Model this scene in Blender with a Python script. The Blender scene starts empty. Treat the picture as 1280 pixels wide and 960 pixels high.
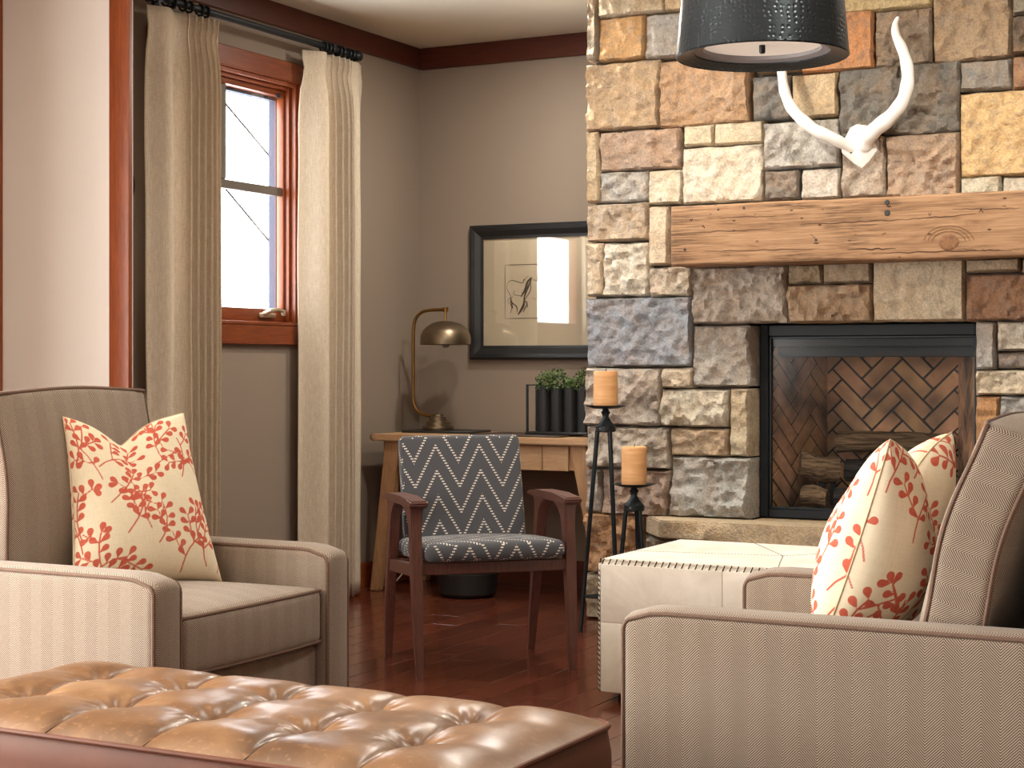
import bpy, bmesh, math, random
import numpy as np
from mathutils import Vector, Matrix, noise
from math import sin, cos, pi, radians, sqrt, exp

C = bpy.context.scene.collection
random.seed(7)

# ------------------------------------------------------------------ camera, sky, lights, exposure
FPX, CAMH, YAW, HORIZON = 2110.0, 1.12, radians(27.7), 455.0
cd = bpy.data.cameras.new('camera')
cd.sensor_width = 36.0
cd.lens = 36.0 * FPX / 1280.0
cd.shift_y = -(480.0 - HORIZON) / 1280.0
cd.clip_start = 0.05
cam = bpy.data.objects.new('camera', cd)
C.objects.link(cam)
cam.location = (0, 0, CAMH)
cam.rotation_euler = (pi / 2, 0, YAW)
bpy.context.scene.camera = cam

SKY_STRENGTH = 12.0
wd = bpy.data.worlds.new('sky')
bpy.context.scene.world = wd
wd.use_nodes = True
wd.node_tree.nodes['Background'].inputs[0].default_value = (0.93, 0.97, 1.0, 1)
wd.node_tree.nodes['Background'].inputs[1].default_value = SKY_STRENGTH


def area_light(name, loc, rot, sx, sy, power, col=(1, 1, 1), portal=False):
    l = bpy.data.lights.new(name, 'AREA')
    l.shape = 'RECTANGLE'; l.size = sx; l.size_y = sy
    l.energy = power; l.color = col
    if portal:
        l.cycles.is_portal = True
    o = bpy.data.objects.new(name, l); C.objects.link(o)
    o.location = loc; o.rotation_euler = rot
    return o


# daylight through the tall windows behind the camera (left wall and rear wall)
area_light('window_daylight_left', (-4.62, 1.6, 1.38), (0, -pi / 2, 0), 2.1, 2.9, 300, (0.98, 1.0, 0.945))
area_light('window_daylight_rear', (-1.6, -2.52, 1.38), (pi / 2, 0, 0), 4.2, 2.1, 50, (0.98, 1.0, 0.95))
# unseen recessed lights added as fill for the dark alcove and room
FILL_CANS = [(-3.4, 6.75), (-2.7, 5.9), (-1.2, 5.8), (-2.2, 4.3), (-0.9, 4.0), (-2.9, 2.2)]
for cxy in FILL_CANS:
    l = area_light('fill_downlight', (*cxy, 2.76), (0, 0, 0), .13, .13, 17 if cxy[1] > 5 else 8, (1.0, 0.95, 0.84))
    l.data.shape = 'DISK'
area_light('window_portal', (-4.70, 6.03, 1.87), (0, -pi / 2, 0), 1.1, 0.9, 1, portal=True)

vs = bpy.context.scene.view_settings
vs.view_transform = 'Standard'; vs.look = 'None'; vs.gamma = 1.0; vs.use_curve_mapping = False
vs.exposure = 0.5
bpy.context.scene.cycles.use_denoising = True
bpy.context.scene.cycles.max_bounces = 8
bpy.context.scene.cycles.diffuse_bounces = 5
bpy.context.scene.cycles.transparent_max_bounces = 12
bpy.context.scene.cycles.caustics_reflective = False
bpy.context.scene.cycles.caustics_refractive = False


# ------------------------------------------------------------------ helpers
def ray(u, v):
    t = (u - 640) / FPX
    return (-sin(YAW) + cos(YAW) * t, cos(YAW) + sin(YAW) * t, (HORIZON - v) / FPX)


def at_y(u, v, y):
    d = ray(u, v); s = y / d[1]
    return Vector((s * d[0], y, CAMH + s * d[2]))


def at_x(u, v, x):
    d = ray(u, v); s = x / d[0]
    return Vector((x, s * d[1], CAMH + s * d[2]))


def at_z(u, v, z):
    d = ray(u, v); s = (z - CAMH) / d[2]
    return Vector((s * d[0], s * d[1], z))


def rgb(r, g, b):
    return tuple(((c / 255.0) / 12.92 if c / 255.0 <= 0.04045 else ((c / 255.0 + 0.055) / 1.055) ** 2.4) for c in (r, g, b))


def box_uv(me):
    uv = me.uv_layers.new(name='UVMap')
    for p in me.polygons:
        n = p.normal
        ax = max(range(3), key=lambda i: abs(n[i]))
        for li in p.loop_indices:
            co = me.vertices[me.loops[li].vertex_index].co
            uv.data[li].uv = (co.y, co.z) if ax == 0 else (co.x, co.z) if ax == 1 else (co.y, co.x)


def obj(name, bm, m, parent=None, smooth=True, angle=40, uv=True, loc=None):
    me = bpy.data.meshes.new(name)
    if isinstance(bm, bmesh.types.BMesh):
        bmesh.ops.recalc_face_normals(bm, faces=bm.faces[:])
        bm.to_mesh(me); bm.free()
    else:
        me.from_pydata(*bm)
    me.update()
    if smooth:
        me.polygons.foreach_set('use_smooth', [True] * len(me.polygons))
        me.set_sharp_from_angle(angle=radians(angle))
    if uv:
        box_uv(me)
    if m: me.materials.append(m)
    o = bpy.data.objects.new(name, me)
    C.objects.link(o)
    if loc: o.location = loc
    if parent: o.parent = parent
    return o


def tag(o, label=None, cat=None, group=None, kind=None):
    if label: o['label'] = label
    if cat: o['category'] = cat
    if group: o['group'] = group
    if kind: o['kind'] = kind
    return o


def thing(name, label, cat, loc=(0, 0, 0), rz=0, group=None):
    o = bpy.data.objects.new(name, None); C.objects.link(o)
    o.location = loc; o.rotation_euler = (0, 0, rz)
    o.empty_display_size = 0.1
    return tag(o, label, cat, group)


def struct(name, bm, m, **k):
    return tag(obj(name, bm, m, **k), kind='structure')


def copy_tree(o, parent=None):
    c = o.copy(); C.objects.link(c)
    if parent: c.parent = parent
    for ch in list(o.children): copy_tree(ch, c)
    return c


def add_box(bm, x0, x1, y0, y1, z0, z1, bev=0.0, seg=1):
    vs_ = [bm.verts.new((x, y, z)) for z in (z0, z1) for y in (y0, y1) for x in (x0, x1)]
    fs = [bm.faces.new([vs_[i] for i in f]) for f in ((0, 2, 3, 1), (4, 5, 7, 6), (0, 1, 5, 4), (2, 6, 7, 3), (0, 4, 6, 2), (1, 3, 7, 5))]
    if bev > 0:
        es = list({e for f in fs for e in f.edges})
        bmesh.ops.bevel(bm, geom=es, offset=bev, segments=seg, profile=0.5, affect='EDGES')
    return bm


def bx(x0, x1, y0, y1, z0, z1, bev=0.0, seg=1):
    return add_box(bmesh.new(), x0, x1, y0, y1, z0, z1, bev, seg)


def add_prism(bm, poly, axis, a, b):
    """poly: 2-D points; extruded along axis from a to b. axis 'y': points (x,z); 'x': (y,z); 'z': (x,y)."""
    def mk(p, t):
        return {'x': (t, p[0], p[1]), 'y': (p[0], t, p[1]), 'z': (p[0], p[1], t)}[axis]
    A = [bm.verts.new(mk(p, a)) for p in poly]; B = [bm.verts.new(mk(p, b)) for p in poly]
    bm.faces.new(A); bm.faces.new(list(reversed(B)))
    n = len(poly)
    for i in range(n):
        bm.faces.new((A[i], B[i], B[(i + 1) % n], A[(i + 1) % n]))
    return bm


def add_tube(bm, pts, r, seg=8, closed=False, caps=True):
    pts = [Vector(p) for p in pts]; n = len(pts)
    rs = list(r) if isinstance(r, (list, tuple)) else [r] * n
    T = []
    for i in range(n):
        a = pts[(i - 1) % n] if (closed or i > 0) else pts[i]
        b = pts[(i + 1) % n] if (closed or i < n - 1) else pts[i]
        d = (b - a); T.append(d.normalized() if d.length > 1e-9 else Vector((0, 0, 1)))
    up = Vector((0, 0, 1)) if abs(T[0].z) < 0.9 else Vector((1, 0, 0))
    N = (up - T[0] * up.dot(T[0])).normalized()
    rings = []
    for i in range(n):
        N = (N - T[i] * N.dot(T[i]))
        N = N.normalized() if N.length > 1e-6 else T[i].orthogonal().normalized()
        B = T[i].cross(N)
        rings.append([bm.verts.new(pts[i] + (N * cos(2 * pi * k / seg) + B * sin(2 * pi * k / seg)) * rs[i]) for k in range(seg)])
    m = n if closed else n - 1
    for i in range(m):
        a, b = rings[i], rings[(i + 1) % n]
        for k in range(seg):
            bm.faces.new((a[k], a[(k + 1) % seg], b[(k + 1) % seg], b[k]))
    if caps and not closed:
        bm.faces.new(rings[0]); bm.faces.new(list(reversed(rings[-1])))
    return bm


def tube(pts, r, seg=8, closed=False):
    return add_tube(bmesh.new(), pts, r, seg, closed)


def add_lathe(bm, prof, seg=24, c=(0, 0, 0), axis='z'):
    rings = []
    for (r, h) in prof:
        ring = []
        if r < 1e-6:
            ring = [bm.verts.new((0, 0, h))]
        else:
            ring = [bm.verts.new((r * cos(2 * pi * k / seg), r * sin(2 * pi * k / seg), h)) for k in range(seg)]
        rings.append(ring)
    new = [v for rg in rings for v in rg]
    for a, b in zip(rings, rings[1:]):
        for k in range(seg):
            k2 = (k + 1) % seg
            if len(a) == 1 and len(b) == 1: continue
            if len(a) == 1: bm.faces.new((a[0], b[k2], b[k]))
            elif len(b) == 1: bm.faces.new((a[k], a[k2], b[0]))
            else: bm.faces.new((a[k], a[k2], b[k2], b[k]))
    M = {'z': Matrix.Identity(4), 'x': Matrix.Rotation(pi / 2, 4, 'Y'), 'y': Matrix.Rotation(-pi / 2, 4, 'X')}[axis]
    bmesh.ops.transform(bm, matrix=Matrix.Translation(c) @ M, verts=new)
    return bm


def lathe(prof, seg=24, c=(0, 0, 0), axis='z'):
    return add_lathe(bmesh.new(), prof, seg, c, axis)


def sm(a, b, x):
    t = min(1, max(0, (x - a) / (b - a))); return t * t * (3 - 2 * t)


def soft_box(hx, hy, hz, r, nx=10, ny=10, nz=6, deform=None):
    """a rounded box centred at 0, dense enough to be deformed"""
    def coords(h, n):
        rr = min(r / h, 0.95)
        e = [-1, -1 + rr * 0.3, -1 + rr * 0.65]
        inner = [(-1 + rr) + (2 - 2 * rr) * i / n for i in range(n + 1)]
        return e + inner + [-x for x in reversed(e)]
    cx_, cy_, cz_ = coords(hx, nx), coords(hy, ny), coords(hz, nz)
    bm = bmesh.new(); V = {}

    def vert(i, j, k):
        if (i, j, k) not in V:
            p = Vector((cx_[i] * hx, cy_[j] * hy, cz_[k] * hz))
            q = Vector([max(-(h - r), min(h - r, c)) for c, h in zip(p, (hx, hy, hz))])
            d = p - q
            if d.length > 1e-9:
                m = max(abs(d.x), abs(d.y), abs(d.z))
                p = q + d.normalized() * m
            if deform: p = Vector(deform(p))
            V[(i, j, k)] = bm.verts.new(p)
        return V[(i, j, k)]
    I, J, K = len(cx_) - 1, len(cy_) - 1, len(cz_) - 1
    for i in range(I):
        for j in range(J):
            for k in (0, K):
                bm.faces.new((vert(i, j, k), vert(i + 1, j, k), vert(i + 1, j + 1, k), vert(i, j + 1, k)))
    for i in range(I):
        for k in range(K):
            for j in (0, J):
                bm.faces.new((vert(i, j, k), vert(i + 1, j, k), vert(i + 1, j, k + 1), vert(i, j, k + 1)))
    for j in range(J):
        for k in range(K):
            for i in (0, I):
                bm.faces.new((vert(i, j, k), vert(i, j + 1, k), vert(i, j + 1, k + 1), vert(i, j, k + 1)))
    return bm


def xf(bm, M):
    bmesh.ops.transform(bm, matrix=M, verts=bm.verts[:]); return bm


# ------------------------------------------------------------------ materials
class G:
    def __init__(s, name, base=(0.5, 0.5, 0.5), rough=0.5, metal=0.0, spec=0.5, **kw):
        s.m = bpy.data.materials.new(name); s.m.use_nodes = True
        s.t = s.m.node_tree; s.b = s.t.nodes['Principled BSDF']
        s.set(s.b, {'Base Color': base, 'Roughness': rough, 'Metallic': metal, 'Specular IOR Level': spec}); s.set(s.b, kw)
        s.m.diffuse_color = (*base[:3], 1) if not hasattr(base, 'node') else (.5, .5, .5, 1)

    def set(s, node, ins):
        for k, v in ins.items():
            i = node.inputs[k]
            if isinstance(v, bpy.types.NodeSocket): s.t.links.new(v, i)
            elif isinstance(v, (tuple, list)) and len(v) == 3 and i.type == 'RGBA': i.default_value = (*v, 1)
            else: i.default_value = v

    def n(s, typ, ins=None, out=0, **props):
        nd = s.t.nodes.new('ShaderNode' + typ)
        for k, v in props.items(): setattr(nd, k, v)
        s.set(nd, ins or {})
        return nd.outputs[out]

    def math(s, op, a, b=0.0, c=0.0, clamp=False):
        return s.n('Math', {0: a, 1: b, 2: c}, operation=op, use_clamp=clamp)

    def mix(s, f, a, b, blend='MIX'):
        nd = s.t.nodes.new('ShaderNodeMix'); nd.data_type = 'RGBA'; nd.blend_type = blend
        s.set(nd, {0: f, 6: a, 7: b}); return nd.outputs[2]

    def ramp(s, f, stops):
        nd = s.t.nodes.new('ShaderNodeValToRGB'); s.set(nd, {0: f})
        el = nd.color_ramp.elements
        while len(el) < len(stops): el.new(0.5)
        for e, (p, c) in zip(el, stops): e.position = p; e.color = (*c, 1)
        return nd.outputs[0]

    def co(s, which='Object'):
        return s.n('TexCoord', out={'Generated': 0, 'Normal': 1, 'UV': 2, 'Object': 3}[which])

    def scaled(s, vec, sc):
        return s.n('Mapping', {0: vec, 3: sc})

    def noise(s, vec, scale, detail=3, rough=0.5, dist=0.0):
        return s.n('TexNoise', {'Vector': vec, 'Scale': scale, 'Detail': detail, 'Roughness': rough, 'Distortion': dist})

    def bump(s, h, strength=0.3, dist=0.01):
        s.set(s.b, {'Normal': s.n('Bump', {'Height': h, 'Strength': strength, 'Distance': dist})})


def plain(name, base, rough=0.5, metal=0.0, var=0.08, scale=12, bump=0.0, bscale=60, spec=0.5, **kw):
    g = G(name, base, rough, metal, spec, **kw)
    v = g.co()
    f = g.noise(v, scale, 4)
    g.set(g.b, {'Base Color': g.mix(f, tuple(c * (1 - var) for c in base), tuple(min(1, c * (1 + var)) for c in base))})
    if bump: g.bump(g.noise(v, bscale, 3), bump, 0.003)
    return g.m


def wood(name, c1, c2, rough=0.4, scale=(1, 1, 1), obj_random=False, coat=0.0, grain=1.0, bump=0.1, knots=0.0):
    g = G(name, c1, rough)
    v = g.scaled(g.co(), scale)
    if obj_random:
        r = g.n('ObjectInfo', out=5)
        v = g.n('VectorMath', {0: v, 1: g.n('CombineXYZ', {0: g.math('MULTIPLY', r, 37.0), 1: g.math('MULTIPLY', r, 91.0), 2: 0.0})}, operation='ADD')
    f = g.noise(v, 6, 6, 0.6, 0.6)
    f2 = g.noise(v, 28, 4, 0.6, 0.2)
    k = g.math('ADD', g.math('MULTIPLY', f, 0.65), g.math('MULTIPLY', f2, 0.35))
    col = g.ramp(k, [(0.3, c2), (0.68, c1)])
    if obj_random:
        col = g.mix(1.0, col, g.n('ObjectInfo', out=1), 'MULTIPLY')
    g.set(g.b, {'Base Color': col, 'Coat Weight': coat, 'Coat Roughness': 0.12})
    if bump: g.bump(f2, bump, 0.002)
    return g.m


MT = {}
MT['wall'] = plain('taupe_paint', rgb(142, 126, 112), 0.75, var=0.03, scale=3, bump=0.05, bscale=200)
MT['wall_light'] = plain('cream_paint', rgb(226, 216, 208), 0.7, var=0.02, scale=3)
MT['ceiling'] = plain('ceiling_paint', rgb(228, 218, 200), 0.8, var=0.02, scale=2)
MT['trim'] = wood('stained_fir_trim', rgb(152, 76, 34), rgb(104, 44, 16), 0.4, (18, 18, 1.2), bump=0.05)
MT['trim_x'] = wood('stained_fir_trim_across', rgb(96, 44, 28), rgb(62, 24, 14), 0.38, (1.2, 18, 18), bump=0.05)
MT['trim_y'] = wood('stained_fir_trim_along', rgb(140, 68, 30), rgb(94, 39, 14), 0.4, (18, 1.2, 18), bump=0.05)
MT['floor'] = wood('cherry_floorboards', rgb(108, 54, 38), rgb(66, 30, 21), 0.2, (14, 1.0, 1), obj_random=True, coat=0.25, bump=0.06)
MT['desk'] = wood('pale_oak', rgb(196, 158, 120), rgb(160, 120, 84), 0.5, (1.5, 16, 16), bump=0.08)
MT['desk_leg'] = wood('pale_oak_upright', rgb(190, 148, 108), rgb(152, 110, 74), 0.5, (16, 16, 1.5), bump=0.08)
MT['walnut'] = wood('walnut', rgb(104, 62, 50), rgb(58, 32, 26), 0.4, (26, 26, 2.0), bump=0.1)
MT['black_metal'] = plain('blackened_iron', (0.022, 0.026, 0.03), 0.45, 0.6, bump=0.1, bscale=80)
MT['black_paint'] = plain('black_frame_lacquer', (0.012, 0.012, 0.013), 0.4, 0.0, var=0.2)
MT['brass'] = plain('aged_brass', rgb(150, 112, 62), 0.32, 0.95, var=0.15)
MT['pewter'] = plain('aged_nickel', rgb(128, 112, 92), 0.36, 0.95, var=0.15, scale=8)
MT['black_leather'] = plain('black_leather', (0.015, 0.014, 0.013), 0.5, bump=0.1)
MT['brown_leather'] = plain('dark_brown_leather', (0.04, 0.022, 0.014), 0.5, bump=0.1)
MT['white_plaster'] = plain('white_resin', rgb(240, 236, 230), 0.45, var=0.04, scale=10, bump=0.12, bscale=40)
MT['screen_gray'] = plain('exterior_frame_paint', rgb(58, 66, 80), 0.8, spec=0.2)
MT['muntin'] = plain('muntin_paint', rgb(96, 86, 78), 0.5)
MT['handle'] = plain('champagne_metal', rgb(186, 172, 148), 0.4, 0.7)
MT['mat'] = plain('cream_mat_board', rgb(222, 205, 176), 0.8, var=0.02)
MT['ink'] = plain('charcoal_ink', rgb(62, 52, 44), 0.9)
MT['stitch'] = plain('dark_thread', rgb(40, 32, 28), 0.8)
MT['mortar'] = plain('dark_mortar', rgb(78, 68, 58), 0.9, bump=0.3)
MT['firebox_black'] = plain('firebox_steel', (0.008, 0.010, 0.013), 0.5, 0.0, spec=0.25)
MT['sand'] = plain('firebox_sand', rgb(104, 84, 62), 0.95, bump=0.4, bscale=150)
MT['rubber'] = plain('dark_plastic', (0.02, 0.02, 0.02), 0.6)
MT['wire'] = plain('black_wire', (0.012, 0.012, 0.013), 0.9, spec=0.0)
MT['cord'] = plain('grey_cord', rgb(170, 165, 158), 0.6)


def glass(name, gloss=0.08, tint=(1, 1, 1), rough=0.02, edge=0.55):
    g = G(name)
    t = g.n('BsdfTransparent', {0: tint}); gl = g.n('BsdfGlossy', {0: (1, 1, 1), 'Roughness': rough})
    lw = g.n('LayerWeight', {0: 0.18}, out=0)
    f = g.math('ADD', g.math('MULTIPLY', lw, edge), gloss)
    g.t.links.new(g.n('MixShader', {0: f, 1: t, 2: gl}), g.t.nodes['Material Output'].inputs[0])
    return g.m


MT['glass'] = glass('window_glass', 0.04)
MT['picture_glass'] = glass('picture_glass', 0.07)
MT['fire_glass'] = glass('fireplace_glass', 0.004, (0.97, 0.97, 0.97), 0.16, edge=0.18)


def m_bulb():
    g = G('bulb_glass', (0.85, 0.83, 0.8), 0.05)
    g.set(g.b, {'Transmission Weight': 0.7, 'IOR': 1.3}); return g.m


MT['bulb'] = m_bulb()


def m_stone():
    g = G('split_face_stone', rough=0.88, spec=0.25)
    inf = g.t.nodes.new('ShaderNodeObjectInfo')
    r = g.math('MULTIPLY', inf.outputs['Random'], 60.0)
    v = g.n('VectorMath', {0: g.co(), 1: g.n('CombineXYZ', {0: r, 1: r, 2: r})}, operation='ADD')
    big = g.noise(v, 7, 5, 0.6, 0.8); mid = g.noise(v, 26, 5, 0.65, 0.5); fine = g.noise(v, 110, 4, 0.6)
    base = inf.outputs['Color']
    c = g.mix(g.ramp(big, [(0.42, (0, 0, 0)), (0.7, (1, 1, 1))]), base, g.mix(0.3, base, rgb(186, 138, 88)))
    c = g.mix(g.ramp(mid, [(0.46, (0, 0, 0)), (0.66, (1, 1, 1))]), c, g.mix(0.4, c, rgb(128, 122, 116)))
    c = g.mix(1.0, c, g.ramp(fine, [(0.3, (0.7, 0.7, 0.7)), (0.7, (1.12, 1.12, 1.12))]), 'MULTIPLY')
    g.set(g.b, {'Base Color': c})
    h = g.math('ADD', g.math('MULTIPLY', mid, 0.6), g.math('MULTIPLY', fine, 0.4))
    g.bump(h, 0.9, 0.016)
    return g.m


MT['stone'] = m_stone()


def m_beam():
    g = G('reclaimed_timber', rough=0.72, spec=0.3)
    v = g.scaled(g.co(), (1.0, 6, 9))
    a = g.noise(v, 3.2, 6, 0.6, 1.2); b = g.noise(g.scaled(g.co(), (1.6, 40, 60)), 3, 4, 0.6, 0.3)
    k = g.math('ADD', g.math('MULTIPLY', a, 0.6), g.math('MULTIPLY', b, 0.4))
    c = g.ramp(k, [(0.3, rgb(104, 74, 50)), (0.5, rgb(158, 120, 88)), (0.72, rgb(182, 146, 112))])
    crk = g.noise(g.scaled(g.co(), (0.9, 10, 34)), 2.2, 5, 0.6, 0.5)
    cr = g.ramp(g.math('ABSOLUTE', g.math('SUBTRACT', crk, 0.5)), [(0.0, (1, 1, 1)), (0.06, (0, 0, 0))])
    mask = g.ramp(g.noise(g.co(), 5, 3), [(0.44, (0, 0, 0)), (0.6, (1, 1, 1))])
    cr = g.math('MULTIPLY', cr, mask)
    hole = g.n('TexVoronoi', {'Vector': g.scaled(g.co(), (14, 30, 30)), 'Scale': 1.0})
    hm = g.math('MULTIPLY', g.ramp(hole, [(0.08, (1, 1, 1)), (0.13, (0, 0, 0))]), g.ramp(g.noise(g.co(), 9, 2), [(0.5, (0, 0, 0)), (0.56, (1, 1, 1))]))
    dark = g.math('MAXIMUM', g.math('MULTIPLY', cr, 0.75), g.math('MULTIPLY', hm, 0.9))
    c = g.mix(dark, c, rgb(60, 38, 24))
    g.set(g.b, {'Base Color': c})
    g.bump(g.math('SUBTRACT', b, dark), 0.35, 0.006)
    return g.m


MT['beam'] = m_beam()


def m_brick():
    g = G('firebrick', rough=0.9, spec=0.2)
    v = g.co()
    a = g.noise(v, 5, 4, 0.6); b = g.noise(v, 40, 4)
    c = g.mix(g.ramp(a, [(0.4, (0, 0, 0)), (0.68, (1, 1, 1))]), g.n('ObjectInfo', out=1), rgb(92, 74, 64))
    c = g.mix(1.0, c, g.ramp(b, [(0.3, (0.75, 0.75, 0.75)), (0.7, (1.1, 1.1, 1.1))]), 'MULTIPLY')
    g.set(g.b, {'Base Color': c}); g.bump(b, 0.3, 0.004)
    return g.m


MT['brick'] = m_brick()


def m_log(name, c1, c2):
    g = G(name, rough=0.95, spec=0.15)
    v = g.scaled(g.co(), (2.2, 22, 22))
    a = g.noise(v, 3, 6, 0.65, 0.8)
    g.set(g.b, {'Base Color': g.ramp(a, [(0.36, c2), (0.62, c1)])}); g.bump(a, 0.9, 0.02)
    return g.m


MT['log'] = m_log('weathered_log', rgb(140, 116, 90), rgb(56, 44, 36))
MT['log_char'] = m_log('charred_log', rgb(66, 62, 60), rgb(14, 13, 13))


def m_herring(name, light, dark, swap=False, per=0.0056, col=0.036):
    g = G(name, rough=0.9, spec=0.2)
    s = g.t.nodes.new('ShaderNodeSeparateXYZ'); g.t.links.new(g.co('UV'), s.inputs[0])
    u, v = (s.outputs[1], s.outputs[0]) if swap else (s.outputs[0], s.outputs[1])
    pp = g.math('PINGPONG', u, col)
    w = g.math('SINE', g.math('MULTIPLY', g.math('ADD', v, pp), 2 * pi / per))
    f = g.math('MULTIPLY_ADD', w, 0.5, 0.5)
    f = g.ramp(f, [(0.3, (0, 0, 0)), (0.62, (1, 1, 1))])
    par = g.math('FLOORED_MODULO', g.math('FLOOR', g.math('DIVIDE', u, col)), 2.0)
    c = g.mix(f, dark, light)
    c = g.mix(g.math('MULTIPLY', par, 0.10), c, dark)
    c = g.mix(g.math('MULTIPLY', g.noise(g.co(), 90, 3), 0.25), c, dark)
    g.set(g.b, {'Base Color': c, 'Sheen Weight': 0.15, 'Sheen Roughness': 0.5})
    g.bump(f, 0.25, 0.002)
    return g.m


MT['tweed'] = m_herring('herringbone_tweed', rgb(188, 172, 156), rgb(86, 66, 55))
MT['tweed_side'] = m_herring('herringbone_tweed_turned', rgb(188, 172, 156), rgb(86, 66, 55), swap=True)
MT['piping'] = plain('tweed_piping', rgb(112, 88, 74), 0.9, var=0.45, scale=260)


def m_print(name, base, ink):
    g = G(name, rough=0.92, spec=0.15)
    d = g.n('Attribute', out=2, attribute_name='print_distance')
    f = g.ramp(g.math('ADD', d, 0.5), [(0.494, (1, 1, 1)), (0.506, (0, 0, 0))])
    s = g.t.nodes.new('ShaderNodeSeparateXYZ'); g.t.links.new(g.co('UV'), s.inputs[0])
    wv = g.noise(g.scaled(g.co('UV'), (30, 260, 1)), 1.0, 2); wv2 = g.noise(g.scaled(g.co('UV'), (260, 30, 1)), 1.0, 2)
    weave = g.math('MULTIPLY', g.math('ADD', wv, wv2), 0.5)
    c = g.mix(f, base, g.mix(g.math('MULTIPLY', weave, 0.22), ink, base))
    c = g.mix(1.0, c, g.ramp(weave, [(0.3, (0.9, 0.88, 0.85)), (0.65, (1, 1, 1))]), 'MULTIPLY')
    g.set(g.b, {'Base Color': c}); g.bump(weave, 0.2, 0.002)
    return g.m


MT['print'] = m_print('coral_sprig_linen', rgb(236, 222, 196), rgb(198, 66, 44))


def m_zigzag():
    g = G('charcoal_zigzag_weave', rough=0.9, spec=0.2)
    s = g.t.nodes.new('ShaderNodeSeparateXYZ'); g.t.links.new(g.co('UV'), s.inputs[0])
    P, AMP, STACK, RH = 0.174, 0.158, 0.098, 0.0100
    u = g.math('ADD', s.outputs[0], 10.0 * P + 0.02); v = g.math('ADD', s.outputs[1], 10 * STACK)
    tri = g.math('MULTIPLY', g.math('PINGPONG', u, P / 2), AMP / (P / 2))
    q = g.math('MULTIPLY', g.math('FLOOR', g.math('DIVIDE', v, RH)), RH)
    fr = g.math('FRACT', g.math('DIVIDE', g.math('SUBTRACT', q, tri), STACK))
    on = g.math('LESS_THAN', fr, 0.19)
    rowf = g.math('FRACT', g.math('DIVIDE', v, RH))
    on = g.math('MULTIPLY', on, g.math('LESS_THAN', rowf, 0.46))
    nz = g.noise(g.co('UV'), 700, 2)
    base = g.mix(nz, rgb(52, 52, 56), rgb(92, 92, 96))
    g.set(g.b, {'Base Color': g.mix(on, base, rgb(216, 206, 194)), 'Sheen Weight': 0.2})
    g.bump(nz, 0.2, 0.001)
    return g.m


MT['zigzag'] = m_zigzag()


def m_leather():
    g = G('tan_leather', rough=0.36, spec=0.45)
    v = g.co()
    a = g.noise(v, 5, 5, 0.6, 0.5); b = g.noise(v, 60, 4, 0.6)
    c = g.ramp(a, [(0.3, rgb(98, 66, 42)), (0.55, rgb(130, 92, 60)), (0.75, rgb(150, 112, 78))])
    c = g.mix(g.ramp(b, [(0.55, (0, 0, 0)), (0.8, (0.5, 0.5, 0.5))]), c, rgb(192, 148, 108))
    g.set(g.b, {'Base Color': c, 'Roughness': g.math('MULTIPLY_ADD', a, 0.14, 0.28), 'Coat Weight': 0.2, 'Coat Roughness': 0.22})
    g.bump(b, 0.12, 0.002)
    return g.m


MT['leather'] = m_leather()


def m_hide():
    g = G('white_vellum_leather', rough=0.5, spec=0.4)
    v = g.co()
    a = g.noise(v, 3.5, 5, 0.65, 0.6); b = g.noise(v, 18, 5, 0.6, 0.4)
    c = g.ramp(a, [(0.35, rgb(214, 204, 190)), (0.6, rgb(236, 228, 218))])
    c = g.mix(g.math('MULTIPLY', g.ramp(b, [(0.5, (0, 0, 0)), (0.8, (1, 1, 1))]), 0.3), c, rgb(196, 188, 170))
    c = g.mix(1.0, c, g.n('ObjectInfo', out=1), 'MULTIPLY')
    g.set(g.b, {'Base Color': c}); g.bump(b, 0.08, 0.003)
    return g.m


MT['hide'] = m_hide()


def m_curtain():
    g = G('oatmeal_linen', rough=0.9, spec=0.15)
    a = g.noise(g.scaled(g.co(), (60, 60, 6)), 4, 4); b = g.noise(g.scaled(g.co(), (20, 20, 220)), 3, 2)
    k = g.math('MULTIPLY', g.math('ADD', a, b), 0.5)
    c = g.ramp(k, [(0.3, rgb(202, 184, 160)), (0.65, rgb(234, 220, 200))])
    g.set(g.b, {'Base Color': c}); g.bump(k, 0.15, 0.002)
    tr = g.n('BsdfTranslucent', {0: c})
    g.t.links.new(g.n('MixShader', {0: 0.22, 1: g.b.outputs[0], 2: tr}), g.t.nodes['Material Output'].inputs[0])
    return g.m


MT['curtain'] = m_curtain()


def m_wax():
    g = G('amber_wax', rough=0.5, spec=0.4)
    z = g.noise(g.scaled(g.co(), (3, 3, 30)), 3, 3)
    c = g.ramp(z, [(0.3, rgb(206, 150, 98)), (0.7, rgb(224, 174, 122))])
    g.set(g.b, {'Base Color': c, 'Subsurface Weight': 0.2, 'Subsurface Radius': (0.04, 0.02, 0.008), 'Subsurface Scale': 0.5})
    return g.m


MT['wax'] = m_wax()


def m_hammered():
    g = G('hammered_gunmetal', (0.035, 0.042, 0.05), 0.33, 0.75)
    vo = g.n('TexVoronoi', {'Vector': g.co(), 'Scale': 72.0, 'Randomness': 0.4}); nz = g.noise(g.co(), 5, 4)
    d = g.ramp(vo, [(0.0, (0, 0, 0)), (0.45, (1, 1, 1))])
    g.set(g.b, {'Base Color': g.mix(nz, (0.02, 0.025, 0.03), (0.06, 0.07, 0.08))})
    g.bump(d, 0.35, 0.004)
    return g.m


MT['hammered'] = m_hammered()
MT['diffuser'] = plain('frosted_diffuser', rgb(228, 214, 200), 0.5, var=0.03, **{'Emission Color': rgb(240, 222, 204), 'Emission Strength': 0.3})  # faint glow added to brighten a diffuser that looks unlit
MT['diffuser_ring'] = plain('grey_diffuser_rim', rgb(150, 146, 148), 0.5)


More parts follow.
